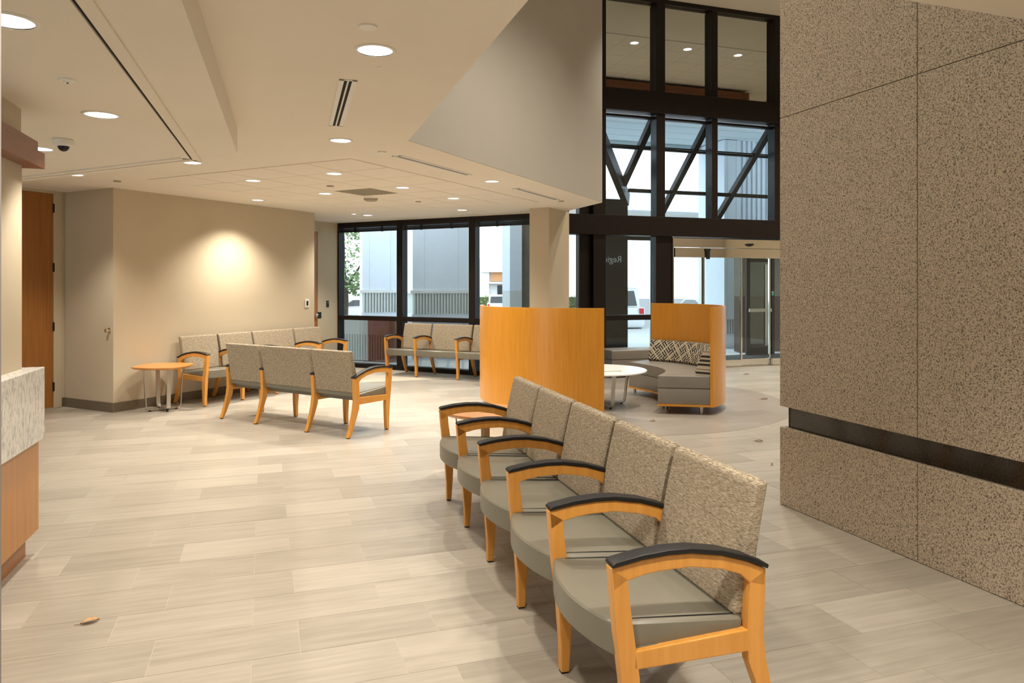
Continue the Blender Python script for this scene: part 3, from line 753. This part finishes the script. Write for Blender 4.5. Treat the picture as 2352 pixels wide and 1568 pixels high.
MB().box(LR, 0, 0, .42, 2.151, 2.236).build('header_lip', M['cherry'], hd)
MB().box(LR, -.012, .03, .40, 2.236, 2.30).build('header_top', M['cherry'], hd)

# ------------------------------------------------------------------ benches
FLEG = [(-.053,.634),(-.046,.55),(-.034,.42),(-.016,.28),(-.004,.12),(-.002,.008),(.030,.008),(.040,.15),(.045,.28),(.028,.40),(.010,.53),(.004,.60)]
ARM = [(-.053,.634),(.05,.650),(.14,.656),(.22,.654),(.33,.636),(.42,.609),(.493,.577),(.490,.52),(.435,.535),(.40,.568),(.33,.592),(.22,.610),(.12,.609),(.06,.603),(.004,.590),(-.046,.56)]
RLEG = [(.493,.577),(.489,.45),(.485,.36),(.495,.28),(.520,.17),(.556,.06),(.580,.008),(.548,.008),(.515,.07),(.468,.18),(.430,.28),(.424,.36),(.428,.46),(.435,.545)]
RAIL = [(.022,.312),(.43,.316),(.428,.386),(.026,.368)]
CAP = [(-.050,.636),(.05,.652),(.14,.658),(.22,.656),(.33,.638),(.42,.611),(.495,.579),(.500,.592),(.42,.628),(.33,.655),(.22,.673),(.14,.675),(.05,.669),(-.04,.654),(-.053,.645)]
def neg(pl): return [(-y, z) for y, z in pl]
_bm = {}
def part_mesh(key, fn):
    if key not in _bm: _bm[key] = fn()
    return _bm[key]
def seat_mesh(wd):
    hw = wd/2 - .004; pl = []
    pl += [(-hw, .425), (-hw, .0)]
    for k in range(13):
        t = -1 + 2*k/12; pl.append((t*hw*.985, -(.030 + .062*(1-t*t))))
    pl += [(hw, .0), (hw, .425)]
    mb = MB(); n = len(pl)
    # the seat is thicker towards its front and dips slightly to the back
    def zt(y): return .452 - .035*max(0, y)/.43
    def zb(y): return .345 if y < .02 else .372
    poly = [(x, -y) for x, y in pl]
    vs = [(x, y, zb(-y)) for x, y in poly] + [(x, y, zt(-y)) for x, y in poly]
    mb.add(vs, [tuple(range(n)), tuple(range(2*n-1, n-1, -1))] + [(i, n+i, n+(i+1)%n, (i+1)%n) for i in range(n)])
    return mb.mesh('seat', .018, 3, True, True)
def back_mesh(wd):
    hw = wd/2 - .014; nz, nx = 9, 8; front = []; back = []
    mb = MB(); th = .068
    def off(z): t = (z-.42)/.43; return .392 + .070*t + .020*t*t
    fs = []; vs = []
    for s_ in (0, 1):
        for i in range(nz+1):
            z = .42 + .43*i/nz
            for j in range(nx+1):
                x = -hw + 2*hw*j/nx
                vs.append((x, -(off(z) + th*s_*(1 - .25*(i/nz))), z))
    N_ = (nz+1)*(nx+1)
    for i in range(nz):
        for j in range(nx):
            q = i*(nx+1)+j; fs.append((q, q+1, q+nx+2, q+nx+1)); fs.append((N_+q, N_+q+nx+1, N_+q+nx+2, N_+q+1))
    for j in range(nx):
        fs.append((j, N_+j, N_+j+1, j+1)); t = nz*(nx+1)+j; fs.append((t, t+1, N_+t+1, N_+t))
    for i in range(nz):
        q = i*(nx+1); fs.append((q, q+nx+1, N_+q+nx+1, N_+q)); t = q+nx; fs.append((t, N_+t, N_+t+nx+1, t+nx+1))
    mb.add(vs, fs)
    return mb.mesh('backrest', .020, 3, True)
def bench(name, label, widths, loc, face_dir, first_arm=True):
    f = Vector(face_dir).normalized(); ang = math.atan2(-f.x, f.y)
    t = empty(name, (loc[0], loc[1], 0), ang); tag(t, label, 'bench', 'waiting benches with maple arms')
    x = 0; TH = .042
    edges = [0]
    for wd in widths:
        o = link('seat', part_mesh(('s', wd), lambda: seat_mesh(wd)), M['vinyl'], t); o.location = (x+wd/2, 0, 0)
        sm = part_mesh('piping', lambda: MB().tube([(0, -.01, .4500), (0, -.20, .4365), (0, -.40, .4205)], .0028, 6).mesh('piping'))
        for sx_ in (-1, 1): pi_ = link('piping', sm, M['black'], o); pi_.location = (sx_*(wd/2-.030), 0, 0)
        o = link('backrest', part_mesh(('b', wd), lambda: back_mesh(wd)), M['fabric'], t); o.location = (x+wd/2, 0, 0)
        bk = part_mesh(('br', wd), lambda: MB().box(-wd/2+.02, wd/2-.02, -.46, -.40, .395, .425).box(-wd/2, wd/2, -.40, -.02, .345, .372).mesh('support'))
        o = link('support', bk, M['vinyl'], t); o.location = (x+wd/2, 0, 0)
        x += wd; edges.append(x)
    for k, e in enumerate(edges):
        end = k in (0, len(edges)-1); s_ = (-1 if k == 0 else 1) if end else 0
        for nme, pl in (('leg', FLEG), ('leg', RLEG), ('side_rail', RAIL)):
            me = part_mesh((nme, id(pl)), lambda: MB().side(neg(pl), -TH/2, TH/2).mesh(nme, .004, 2))
            o = link(nme, me, M['honey'], t); o.location = (e, 0, 0)
            if nme == 'leg':
                gm = part_mesh(('glide', id(pl)), lambda: MB().box(-.014, .014, -(.028 if pl is FLEG else .578), -(.0 if pl is FLEG else .550), 0, .012).mesh('glide'))
                link('glide', gm, M['black'], o)
        me = part_mesh('arm', lambda: MB().side(neg(ARM), -TH/2, TH/2).mesh('arm', .004, 2))
        o = link('arm', me, M['honey'], t); o.location = (e, 0, 0)
        me = part_mesh('cap', lambda: MB().side(neg(CAP), -.030, .030).mesh('arm_cap', .007, 3, True))
        link('arm_cap', me, M['black'], o)
    return t
N6, N8 = .59, .80
bench('waiting_bench', 'five-seat bench in the foreground beside the granite wall', [N6]*5, (.348, 2.27), (-.962, -.2725))
far = Vector((-3.79, 9.05)) + a*(N6*3+N8)
bench('waiting_bench', 'four-seat bench standing against the greige wall', [N6, N8, N6, N6], far, b)
bench('waiting_bench', 'three-seat bench seen from behind in the middle of the floor', [N6, N8, N6], (-2.962, 8.702), (.542, .8405))
cr_ = Vector((-2.093, 12.215)) + b*(N6*2+N8)
bench('waiting_bench', 'three-seat bench in front of the dark framed window', [N6, N8, N6], cr_, -a)

# ------------------------------------------------------------------ tables
def u_frames(t, rt, rb, zt, mat, wid=.045, th=.010, z0=.022):
    for k in range(2):
        ang = math.pi/2*k
        c_, s_ = math.cos(ang), math.sin(ang)
        zb = z0 + .011*k
        for sg in (-1, 1):
            pts = [(sg*rt, zt), (sg*(rt+rb)/2, (zt+zb)/2), (sg*(rb+.012), zb+.05), (sg*(rb+.002), zb+.015), (sg*(rb-.03), zb)]
            mb = MB()
            for i in range(len(pts)-1):
                (r0, za), (r1, zb_) = pts[i], pts[i+1]
                d = Vector((r1-r0, zb_-za)).normalized(); n = Vector((-d.y, d.x))*th/2
                q = [(r0+n.x, za+n.y), (r1+n.x, zb_+n.y), (r1-n.x, zb_-n.y), (r0-n.x, za-n.y)]
                vs = [];
                for y in (-wid/2, wid/2):
                    for r_, z_ in q: vs.append((r_*c_-y*s_, r_*s_+y*c_, z_))
                mb.add(vs, [(0,1,2,3),(7,6,5,4),(0,4,5,1),(1,5,6,2),(2,6,7,3),(3,7,4,0)])
            mb.build('leg', M[mat], t)
            fm = MB().lathe([(.0,0),(.014,0),(.014,z0-.004)], 14, sg*(rb-.035)*c_, sg*(rb-.035)*s_); fm.build('foot', M['black'], t)
        mb = MB(); y = wid/2; L = rb-.03
        vs = [(x_*c_-y_*s_, x_*s_+y_*c_, z_) for z_ in (zb-th/2, zb+th/2) for x_, y_ in ((-L,-y),(L,-y),(L,y),(-L,y))]
        mb.add(vs, [(0,3,2,1),(4,5,6,7),(0,1,5,4),(1,2,6,5),(2,3,7,6),(3,0,4,7)]).build('base_bar', M[mat], t)
def bowed_square(rad, bow, n=9):
    pts = []
    for k in range(4):
        t0, t1 = math.pi/2*k, math.pi/2*(k+1)
        A_ = Vector((math.cos(t0), math.sin(t0)))*rad; B_ = Vector((math.cos(t1), math.sin(t1)))*rad
        nn = (A_+B_).normalized()
        for i in range(n):
            s_ = i/n; pts.append(A_.lerp(B_, s_) + nn*bow*4*s_*(1-s_))
    return pts
def side_table(loc, rz, label):
    t = empty('side_table', (loc[0], loc[1], 0), rz); tag(t, label, 'table', 'maple side tables')
    top = bowed_square(.355, .055); low = bowed_square(.325, .052); n = len(top)
    vs = [(p.x, p.y, .540) for p in top] + [(p.x, p.y, .530) for p in top] + [(p.x, p.y, .512) for p in low]
    fs = [tuple(range(n)), tuple(range(3*n-1, 2*n-1, -1))]
    for k in range(2): fs += [(k*n+i, (k+1)*n+i, (k+1)*n+(i+1)%n, k*n+(i+1)%n) for i in range(n)]
    MB().add(vs, fs).build('table_top', M['tabletop'], t)
    u_frames(t, .225, .185, .512, 'steel')
    return t
side_table((-4.19, 8.79), R(42), 'maple side table with steel legs beside the wall bench')
side_table((-.206, 5.62), R(5), 'maple side table with steel legs behind the foreground bench end')

TC = Vector((1.08, 9.15))
t = empty('coffee_table', (TC.x, TC.y, 0), R(20)); tag(t, 'low round white coffee table with steel legs between the booths', 'table')
MB().lathe([(0,.43),(.585,.43),(.60,.436),(.60,.448),(.595,.452),(0,.452)], 72).build('table_top', M['whitelam'], t, smooth=True)
u_frames(t, .42, .36, .43, 'steel', .05, .012)
mg = empty('magazine', (1.17, 8.98, .4525), R(14)); tag(mg, 'magazine lying on the white coffee table', 'magazine')
MB().box(-.14, .14, -.105, .105, 0, .006).build('cover', M['paper'], mg); MB().box(-.138, .137, -.102, .102, .006, .010).build('pages', M['whitelam'], mg)

# ------------------------------------------------------------------ curved booths
def arc(cx, cy, r, a0, a1, n=40): return [Vector((cx+r*math.cos(R(a0+(a1-a0)*k/n)), cy+r*math.sin(R(a0+(a1-a0)*k/n)))) for k in range(n+1)]
def booth(label, cen, a0, a1, inner, legs, panel_label=None):
    t = empty('curved_booth', (cen[0], cen[1], 0)); tag(t, label, 'booth', 'curved high-backed booths')
    Ro, Ri = 1.27, 1.238
    ring = arc(0,0,Ro,a0,a1) + arc(0,0,Ri,a1,a0)
    MB().prism(poly3(ring), .095, 1.2485).build('back_panel', M['honeyh'], t, smooth=True)
    outer = arc(0,0,Ri,a0,a1)
    body = poly3(outer + inner)
    def shrunk(k):
        cxy = sum((Vector(p) for p in body), Vector((0,0)))/len(body); return [tuple(cxy + (Vector(p)-cxy)*k) for p in body]
    MB().prism(body, .095, .118).build('wood_base', M['honeyh'], t, tri=True)
    MB().prism(shrunk(.992), .118, .300).build('seat_base', M['greyvinyl'], t, bevel=.006, smooth=True, tri=True)
    MB().prism(shrunk(.994), .304, .450).build('seat_cushion', M['greyvinyl'], t, bevel=.012, seg=3, smooth=True, tri=True)
    # back cushion leans against the panel
    n = 40; vs = []; fs = []
    for k in range(n+1):
        th = R(a0+1.5+(a1-a0-3)*k/n); c_, s_ = math.cos(th), math.sin(th)
        for r_, z_ in ((1.235,.45),(1.06,.45),(1.03,.48),(1.12,.71),(1.15,.735),(1.235,.735)): vs.append((r_*c_, r_*s_, z_))
    for k in range(n):
        for i in range(6): fs.append((k*6+i, k*6+(i+1)%6, (k+1)*6+(i+1)%6, (k+1)*6+i))
    fs.append(tuple(range(5,-1,-1))); fs.append(tuple(n*6+i for i in range(6)))
    MB().add(vs, fs).build('back_cushion', M['lattice'], t, smooth=True)
    for x, y in legs:
        MB().lathe([(.017,0),(.020,.006),(.022,.095)], 16, x, y).build('leg', M['steel'], t, smooth=True)
    return t
cR = Vector((1.39, 9.28))
inn = [Vector(p)-cR for p in ((1.60,10.05),(1.72,9.82),(1.80,9.666),(1.875,9.45),(1.908,9.236),(1.90,9.08),(1.87,8.93),(1.80,8.75),(1.694,8.52))]
booth('curved maple booth showing its grey seat and lattice cushion', cR, -44, 62, inn,
      [(p[0]-cR.x, p[1]-cR.y) for p in ((1.858,8.80),(2.20,8.50),(1.718,10.22),(2.02,10.28),(2.5,9.4))])
cL = Vector((.861, 9.317))
booth('curved maple booth turning its blank convex back to the room', cL, 168, 277, arc(0,0,.86,277,168,24), [(1.15*math.cos(R(d)), 1.15*math.sin(R(d))) for d in (174, 205, 238, 270)] + [(.95*math.cos(R(d)), .95*math.sin(R(d))) for d in (176, 268)])

ot = GP(0,0); oc = Vector((1.61, 11.80))
t = empty('upholstered_bench', (oc.x, oc.y, 0), ANG_G); tag(t, 'plain grey upholstered bench by the storefront behind the coffee table', 'bench')
MB().box(0, 1.5, 0, .50, .05, .29).build('base', M['greyvinyl'], t, bevel=.008)
MB().box(-.004, 1.504, -.004, .504, .294, .445).build('cushion', M['greyvinyl'], t, bevel=.018, seg=3, smooth=True)
for x in (.06, 1.44):
    for y in (.06, .44): MB().lathe([(.018,0),(.02,.05)], 12, x, y).build('leg', M['steel'], t)

# ------------------------------------------------------------------ stray leaves on the floor
def leaf(x, y, rz, L, label, mat='leaf'):
    n = 9; vs = []; fs = []
    for i in range(n):
        s_ = i/(n-1); w_ = L*.22*math.sin(math.pi*min(1, s_*1.02))**.8 + .0008
        z = .004 + .010*math.sin(s_*3.1) 
        vs += [(L*(s_-.5), -w_, z+.006), (L*(s_-.5), 0, z), (L*(s_-.5), w_, z+.008*s_)]
    for i in range(n-1):
        for j in range(2): q = i*3+j; fs.append((q, q+1, q+4, q+3))
    t = empty('dry_leaf', (x, y, 0), rz); tag(t, label, 'leaf', 'dry leaves on the floor')
    MB().add(vs, fs).build('blade', M[mat], t, smooth=True)
    MB().tube([(-L*.78, .01, .003), (-L*.5, 0, .005), (L*.5, 0, .006)], .0012, 5).build('stalk', M['leaf'], t)
leaf(-1.876, 3.25, R(35), .075, 'pale curled leaf on the open floor near the reception', 'leafpale')
leaf(3.32, 9.62, R(10), .09, 'brown leaf on the floor near the recessed black band corner')
leaf(2.37, 7.02, R(-15), .07, 'thin brown leaf on the floor in front of the granite edge')
leaf(3.94, 12.29, R(5), .09, 'brown leaf on the floor near the sliding entrance')
leaf(2.17, 6.1, R(60), .035, 'tiny leaf crumb on the floor close to the granite edge')
leaf(1.55, 8.05, R(0), .05, 'small leaf on the floor in front of the booth seat')

# ------------------------------------------------------------------ outside
gd = MB()
near_q, xs_ = 0, None
def outq(d): return W0 + a*d
gpoly = poly3([W0 - b*8 + a*.1, WEND + a*.1, GP(4.5, Q_C+.1), GP(16, Q_C+.1), GP(16, 24), GP(-14, 24)])
og = MB().prism(gpoly, -.25, -.015).build('ground_outside', M['concrete'], tri=True); struct(og, 'pale concrete apron outside the windows', 'ground')
vs = []; ys = [20, 28, 45, 80, 160]; zs = [-.03, -.33, -.83, -1.1, -1.4]
for y, z in zip(ys, zs): vs += [(-90, y, z), (110, y, z)]
og = MB().add(vs, [(2*i, 2*i+1, 2*i+3, 2*i+2) for i in range(4)]).build('parking_lot', M['asphalt']); struct(og, 'asphalt parking lot sloping away outside', 'ground')

def ext_column(p, q, w_, d_, label, ztop=4.3, ledge=1.40, flb=.92, flute=True):
    c = GP(p, q); t = empty('column', (c.x, c.y, -.015), ANG_G); tag(t, label, 'column', 'pale columns outside')
    MB().box(0, w_, 0, d_, ledge, ztop).build('shaft', M['column'], t)
    if flute: MB().box(-.055, w_+.055, -.055, d_+.03, ledge-.05, ledge+.012).build('ledge', M['stucco'], t)
    else: MB().box(w_, w_+.42, .10, d_, 0, ztop).build('return_face', M['olivetaupe'], t)
    MB().box(0, w_, 0, d_, flb, ledge-(.05 if flute else 0)).build('base', M['columnbase'], t)
    MB().box(-.02, w_+.02, -.02, d_+.02, 0, flb).build('plinth', M['column'], t)
    if flute:
        n = int(w_/.062); me = MB().box(-.018, .018, -.045, 0, flb, ledge-.05).mesh('flute')
        for k in range(n):
            o = link('flute', me, M['columnbase'], t); o.location = (w_*(k+.5)/n, 0, 0)
        for xs0 in (.20, .80): MB().box(w_*xs0-.004, w_*xs0+.004, -.003, 0, ledge, ztop).build('joint', M['columnbase'], t)
    return t
def toG(x, y): v = Vector((x, y)); return v.dot(h), v.dot(g)
p_, q_ = toG(-3.276, 16.0); ext_column(p_, q_, .774, .45, 'fluted column outside the window next to the alcove')
p_, q_ = toG(-2.036, 15.0); ext_column(p_, q_, 1.20, .87, 'broad fluted column outside the middle window bay')
p_, q_ = toG(-.045, 15.5); ext_column(p_, q_, .27, .52, 'slim column outside the window next to the pier', flute=False)
p_, q_ = toG(5.08, 17.5); ext_column(p_, q_, .42, 1.1, 'pale stepped column beyond the sliding entrance', ztop=5.0, ledge=.75, flb=.35)
# low planter walls
pl = W0 + a*1.0 - b*.55
t = empty('planter', (pl.x, pl.y, 0), ANG_A); tag(t, 'low planter wall outside with a dull red ribbed section', 'planter')
MB().box(-.25, .42, 0, .35, 0, .86).build('grey_section', M['columnbase'], t); MB().box(.42, .95, -.02, .33, 0, .86).build('red_section', M['brickred'], t)
me = MB().box(-.014, .014, -.016, 0, 0, .52).mesh('rib')
for k in range(8):
    o = link('rib', me, M['brickred'], t); o.location = (.46+.065*k, -.02, 0)
me = MB().box(-.014, .014, -.016, 0, 0, .52).mesh('rib')
for k in range(9):
    o = link('rib', me, M['columnbase'], t); o.location = (-.20+.066*k, 0, 0)

# canopies
cn = empty('canopy', (GP(0, Q_C).x, GP(0, Q_C).y, 0), ANG_G); tag(cn, 'pale overhanging canopy above the entrance outside', 'canopy')
me = MB().box(4.2, 16, 0, .58, 0, .20).mesh('soffit_board')
for k in range(7):
    o = link('soffit_board', me, M['canopy'], cn); o.location = (0, .25+.60*k, 5.0)
MB().box(4.2, 16, 4.45, 4.7, 4.9, 5.4).build('fascia', M['canopy'], cn)
cn = empty('canopy', (GP(0, 21).x, GP(0, 21).y, 0), ANG_G); tag(cn, 'far drive-through canopy with a blue grey fascia', 'canopy')
MB().box(-2, 20, 0, .3, 3.92, 4.5).build('fascia', M['column'], cn)
me = MB().box(-2, 20, 0, 1.18, 3.96, 4.1).mesh('soffit_board')
for k in range(6):
    o = link('soffit_board', me, M['stucco'], cn); o.location = (0, .3+1.2*k, 0)
cn = GP(10.82, 15); t = empty('ribbed_wall', (cn.x, cn.y, 0), ANG_G); tag(t, 'blue grey ribbed wall panel beyond the skylight', 'wall panel')
MB().box(0, 3.4, 0, .3, 2.6, 5.0).build('panel', M['column'], t)
me = MB().box(-.03, .03, -.03, 0, 2.6, 5.0).mesh('rib')
for k in range(24):
    o = link('rib', me, M['column'], t); o.location = (.07+.14*k, 0, 0)

# cars
def car(x, y, z, rz, paint, label, van=False):
    t = empty('car', (x, y, z), rz); tag(t, label, 'car', 'parked cars outside')
    Hh = 1.72 if van else 1.46
    # side profile in (y,z): rear at y = -2.2
    low = [(-2.25,.38),(-2.28,.75),(-2.22,1.0),(2.0,.98) if van else (1.0,.98),(2.15,.82),(2.28,.6),(2.25,.32),(-2.2,.30)]
    MB().side(low, -.90, .90).build('body', M[paint], t, bevel=.06, seg=2, smooth=True)
    top = [(-2.10,1.0),(-1.85,Hh-.06),(-1.5,Hh),(.2,Hh-.02),(1.15,1.0)] if van else [(-1.95,1.0),(-1.25,Hh-.04),(-.7,Hh),(.2,Hh-.03),(1.1,.98)]
    MB().side(top, -.76, .76).build('cabin', M[paint], t, bevel=.05, seg=2, smooth=True)
    k = top
    MB().add([(-.66,k[0][0]-.012,k[0][1]+.06),(.66,k[0][0]-.012,k[0][1]+.06),(.60,k[1][0]-.03,k[1][1]-.08),(-.60,k[1][0]-.03,k[1][1]-.08)],[(0,1,2,3)]).build('rear_window', M['carglass'], t)
    MB().add([(-.66,k[4][0]+.012,k[4][1]+.04),(.66,k[4][0]+.012,k[4][1]+.04),(.60,k[3][0]+.04,k[3][1]-.04),(-.60,k[3][0]+.04,k[3][1]-.04)],[(0,1,2,3)]).build('windscreen', M['carglass'], t)
    for s_ in (-1, 1):
        MB().add([(s_*.775,k[0][0]+.25,1.06),(s_*.775,k[4][0]-.25,1.06),(s_*.768,k[3][0]-.1,Hh-.12),(s_*.768,k[2][0]-.3,Hh-.12)],[(0,1,2,3)]).build('side_window', M['carglass'], t)
        MB().box(s_*.86-.16*(s_ > 0), s_*.86+.16*(s_ < 0), -2.31, -2.2, .78, .98).build('tail_light', M['tail'], t, bevel=.02)
        for yy in (-1.4, 1.4):
            o = MB().lathe([(.0,-.1),(.30,-.1),(.33,-.06),(.33,.06),(.30,.1),(0,.1)], 20).build('wheel', M['tyre'], t, smooth=True); o.rotation_euler = (0, R(90), 0); o.location = (s_*.82, yy, .33)
    MB().box(-.26, .26, -2.30, -2.27, .62, .74).build('number_plate', M['stucco'], t)
    return t
car(-1.15, 60, -.96, R(2), 'carwhite', 'white sport utility car parked beyond the hedge gap', True)
car(-7.9, 34, -.52, R(150), 'carwhite', 'white car with a raked windscreen beside the fluted column')
car(-9.6, 42, -.75, R(165), 'carsilver', 'silver car partly hidden behind the white car')
car(3.58, 27.5, -.27, R(3), 'carwhite', 'white car with red tail lights seen through the storefront', True)
car(8.6, 33, -.48, R(8), 'carwhite', 'white car parked farther off outside the sliding entrance')

# shop, hedge, trees
t = empty('shop_building', (-4, 90, -1.2), 0); tag(t, 'distant tan and white shop with dark windows', 'building')
MB().box(0, 8, 0, 10, 0, 4.2).build('wall', M['stucco'], t); MB().box(1.4, 8, -.3, 0, 3.2, 4.3).build('tan_band', M['tan'], t)
MB().box(.2, 8.2, -.8, 0, 4.3, 4.9).build('parapet', M['stucco'], t); MB().box(0, 1.2, -.5, 0, 0, 6.0).build('pylon', M['stucco'], t)
MB().box(1.2, 8, -1.2, 0, 2.9, 3.1).build('awning', M['stucco'], t)
for k in range(3): MB().box(2.2+1.7*k, 3.7+1.7*k, -.08, 0, .4, 2.7).build('shop_window', M['carglass'], t)
def clumps(name, boxes, n, size, mat, parent, seed):
    rnd = random.Random(seed); vs = []; fs = []
    for (cx, cy, cz, rx, ry, rz_) in boxes:
        for _ in range(n):
            while True:
                p = Vector((rnd.uniform(-1,1), rnd.uniform(-1,1), rnd.uniform(-1,1)))
                if .25 < p.length < 1: break
            c = Vector((cx+p.x*rx, cy+p.y*ry, cz+p.z*rz_)); u = Vector((rnd.uniform(-1,1), rnd.uniform(-1,1), rnd.uniform(-1,1))).normalized(); w_ = u.orthogonal().normalized()
            s_ = size*rnd.uniform(.6, 1.3); k = len(vs)
            vs += [(c-u*s_)[:], (c+w_*s_*.5)[:], (c+u*s_)[:], (c-w_*s_*.5)[:]]; fs.append((k, k+1, k+2, k+3))
    o = MB(); o.v = vs; o.f = fs; return o.build(name, M[mat], parent)
hg = empty('hedge', (-9, 68, -1.05)); tag(hg, 'clipped green hedge in front of the distant shop', 'hedge')
MB().box(0, 16, 0, 1.2, 0, 1.45).build('inner_mass', M['hedge'], hg)
clumps('foliage', [(1+2*k, .5, .9, 1.3, .9, .75) for k in range(8)], 260, .12, 'leafgreen', hg, 3)
def tree(x, y, z, crown, label, n, size, mat, seed, hgt, group=None):
    t = empty('tree', (x, y, z)); tag(t, label, 'tree', group)
    MB().tube([(0,0,0), (.08,0,hgt*.4), (-.05,.05,hgt*.75), (0,0,hgt)], [.16,.12,.09,.04], 8).build('trunk', M['bark'], t)
    for s_ in (-1, 1): MB().tube([(0,0,hgt*.45), (s_*.5,.2,hgt*.65), (s_*.95,.3,hgt*.85)], [.07,.05,.02], 6).build('branch', M['bark'], t)
    clumps('foliage', crown, n, size, mat, t, seed); return t
tree(-6.9, 30, -.65, [(0,0,3.4,1.0,1.0,1.1),(-.6,.3,2.4,.9,.9,.7),(.5,0,4.6,.75,.8,.6),(-.4,0,5.2,.9,.8,.6),(.55,.2,2.2,.6,.7,.5)], 'light green leafy tree beside the first outside column', 420, .085, 'leafgreen', 5, 4.2)
for i, (x, y, hh, lb) in enumerate(((-9, 112, 6.0, 'distant dark tree crown nearest the window mullion'), (-4.6, 118, 5.6, 'distant rounded tree crown in the middle of the row'), (-.6, 115, 5.8, 'distant tree crown closest to the slim column'))):
    tree(x, y, -1.4, [(0,0,hh*.8,2.2,1.5,1.3),(-1.4,0,hh*.65,1.6,1.4,1.2),(1.5,0,hh*.68,1.6,1.4,1.2)], lb, 300, .35, 'pine', 20+i, hh*.8, 'distant trees behind the shop')
lw = MB().add([(-30,35.5,-.50),(-8.6,35.5,-.50),(-8.6,41,-.30),(-30,41,.3)], [(0,1,2,3)]).build('lawn_bank', M['lawn']); struct(lw, 'green grass bank beyond the first window bay', 'ground')
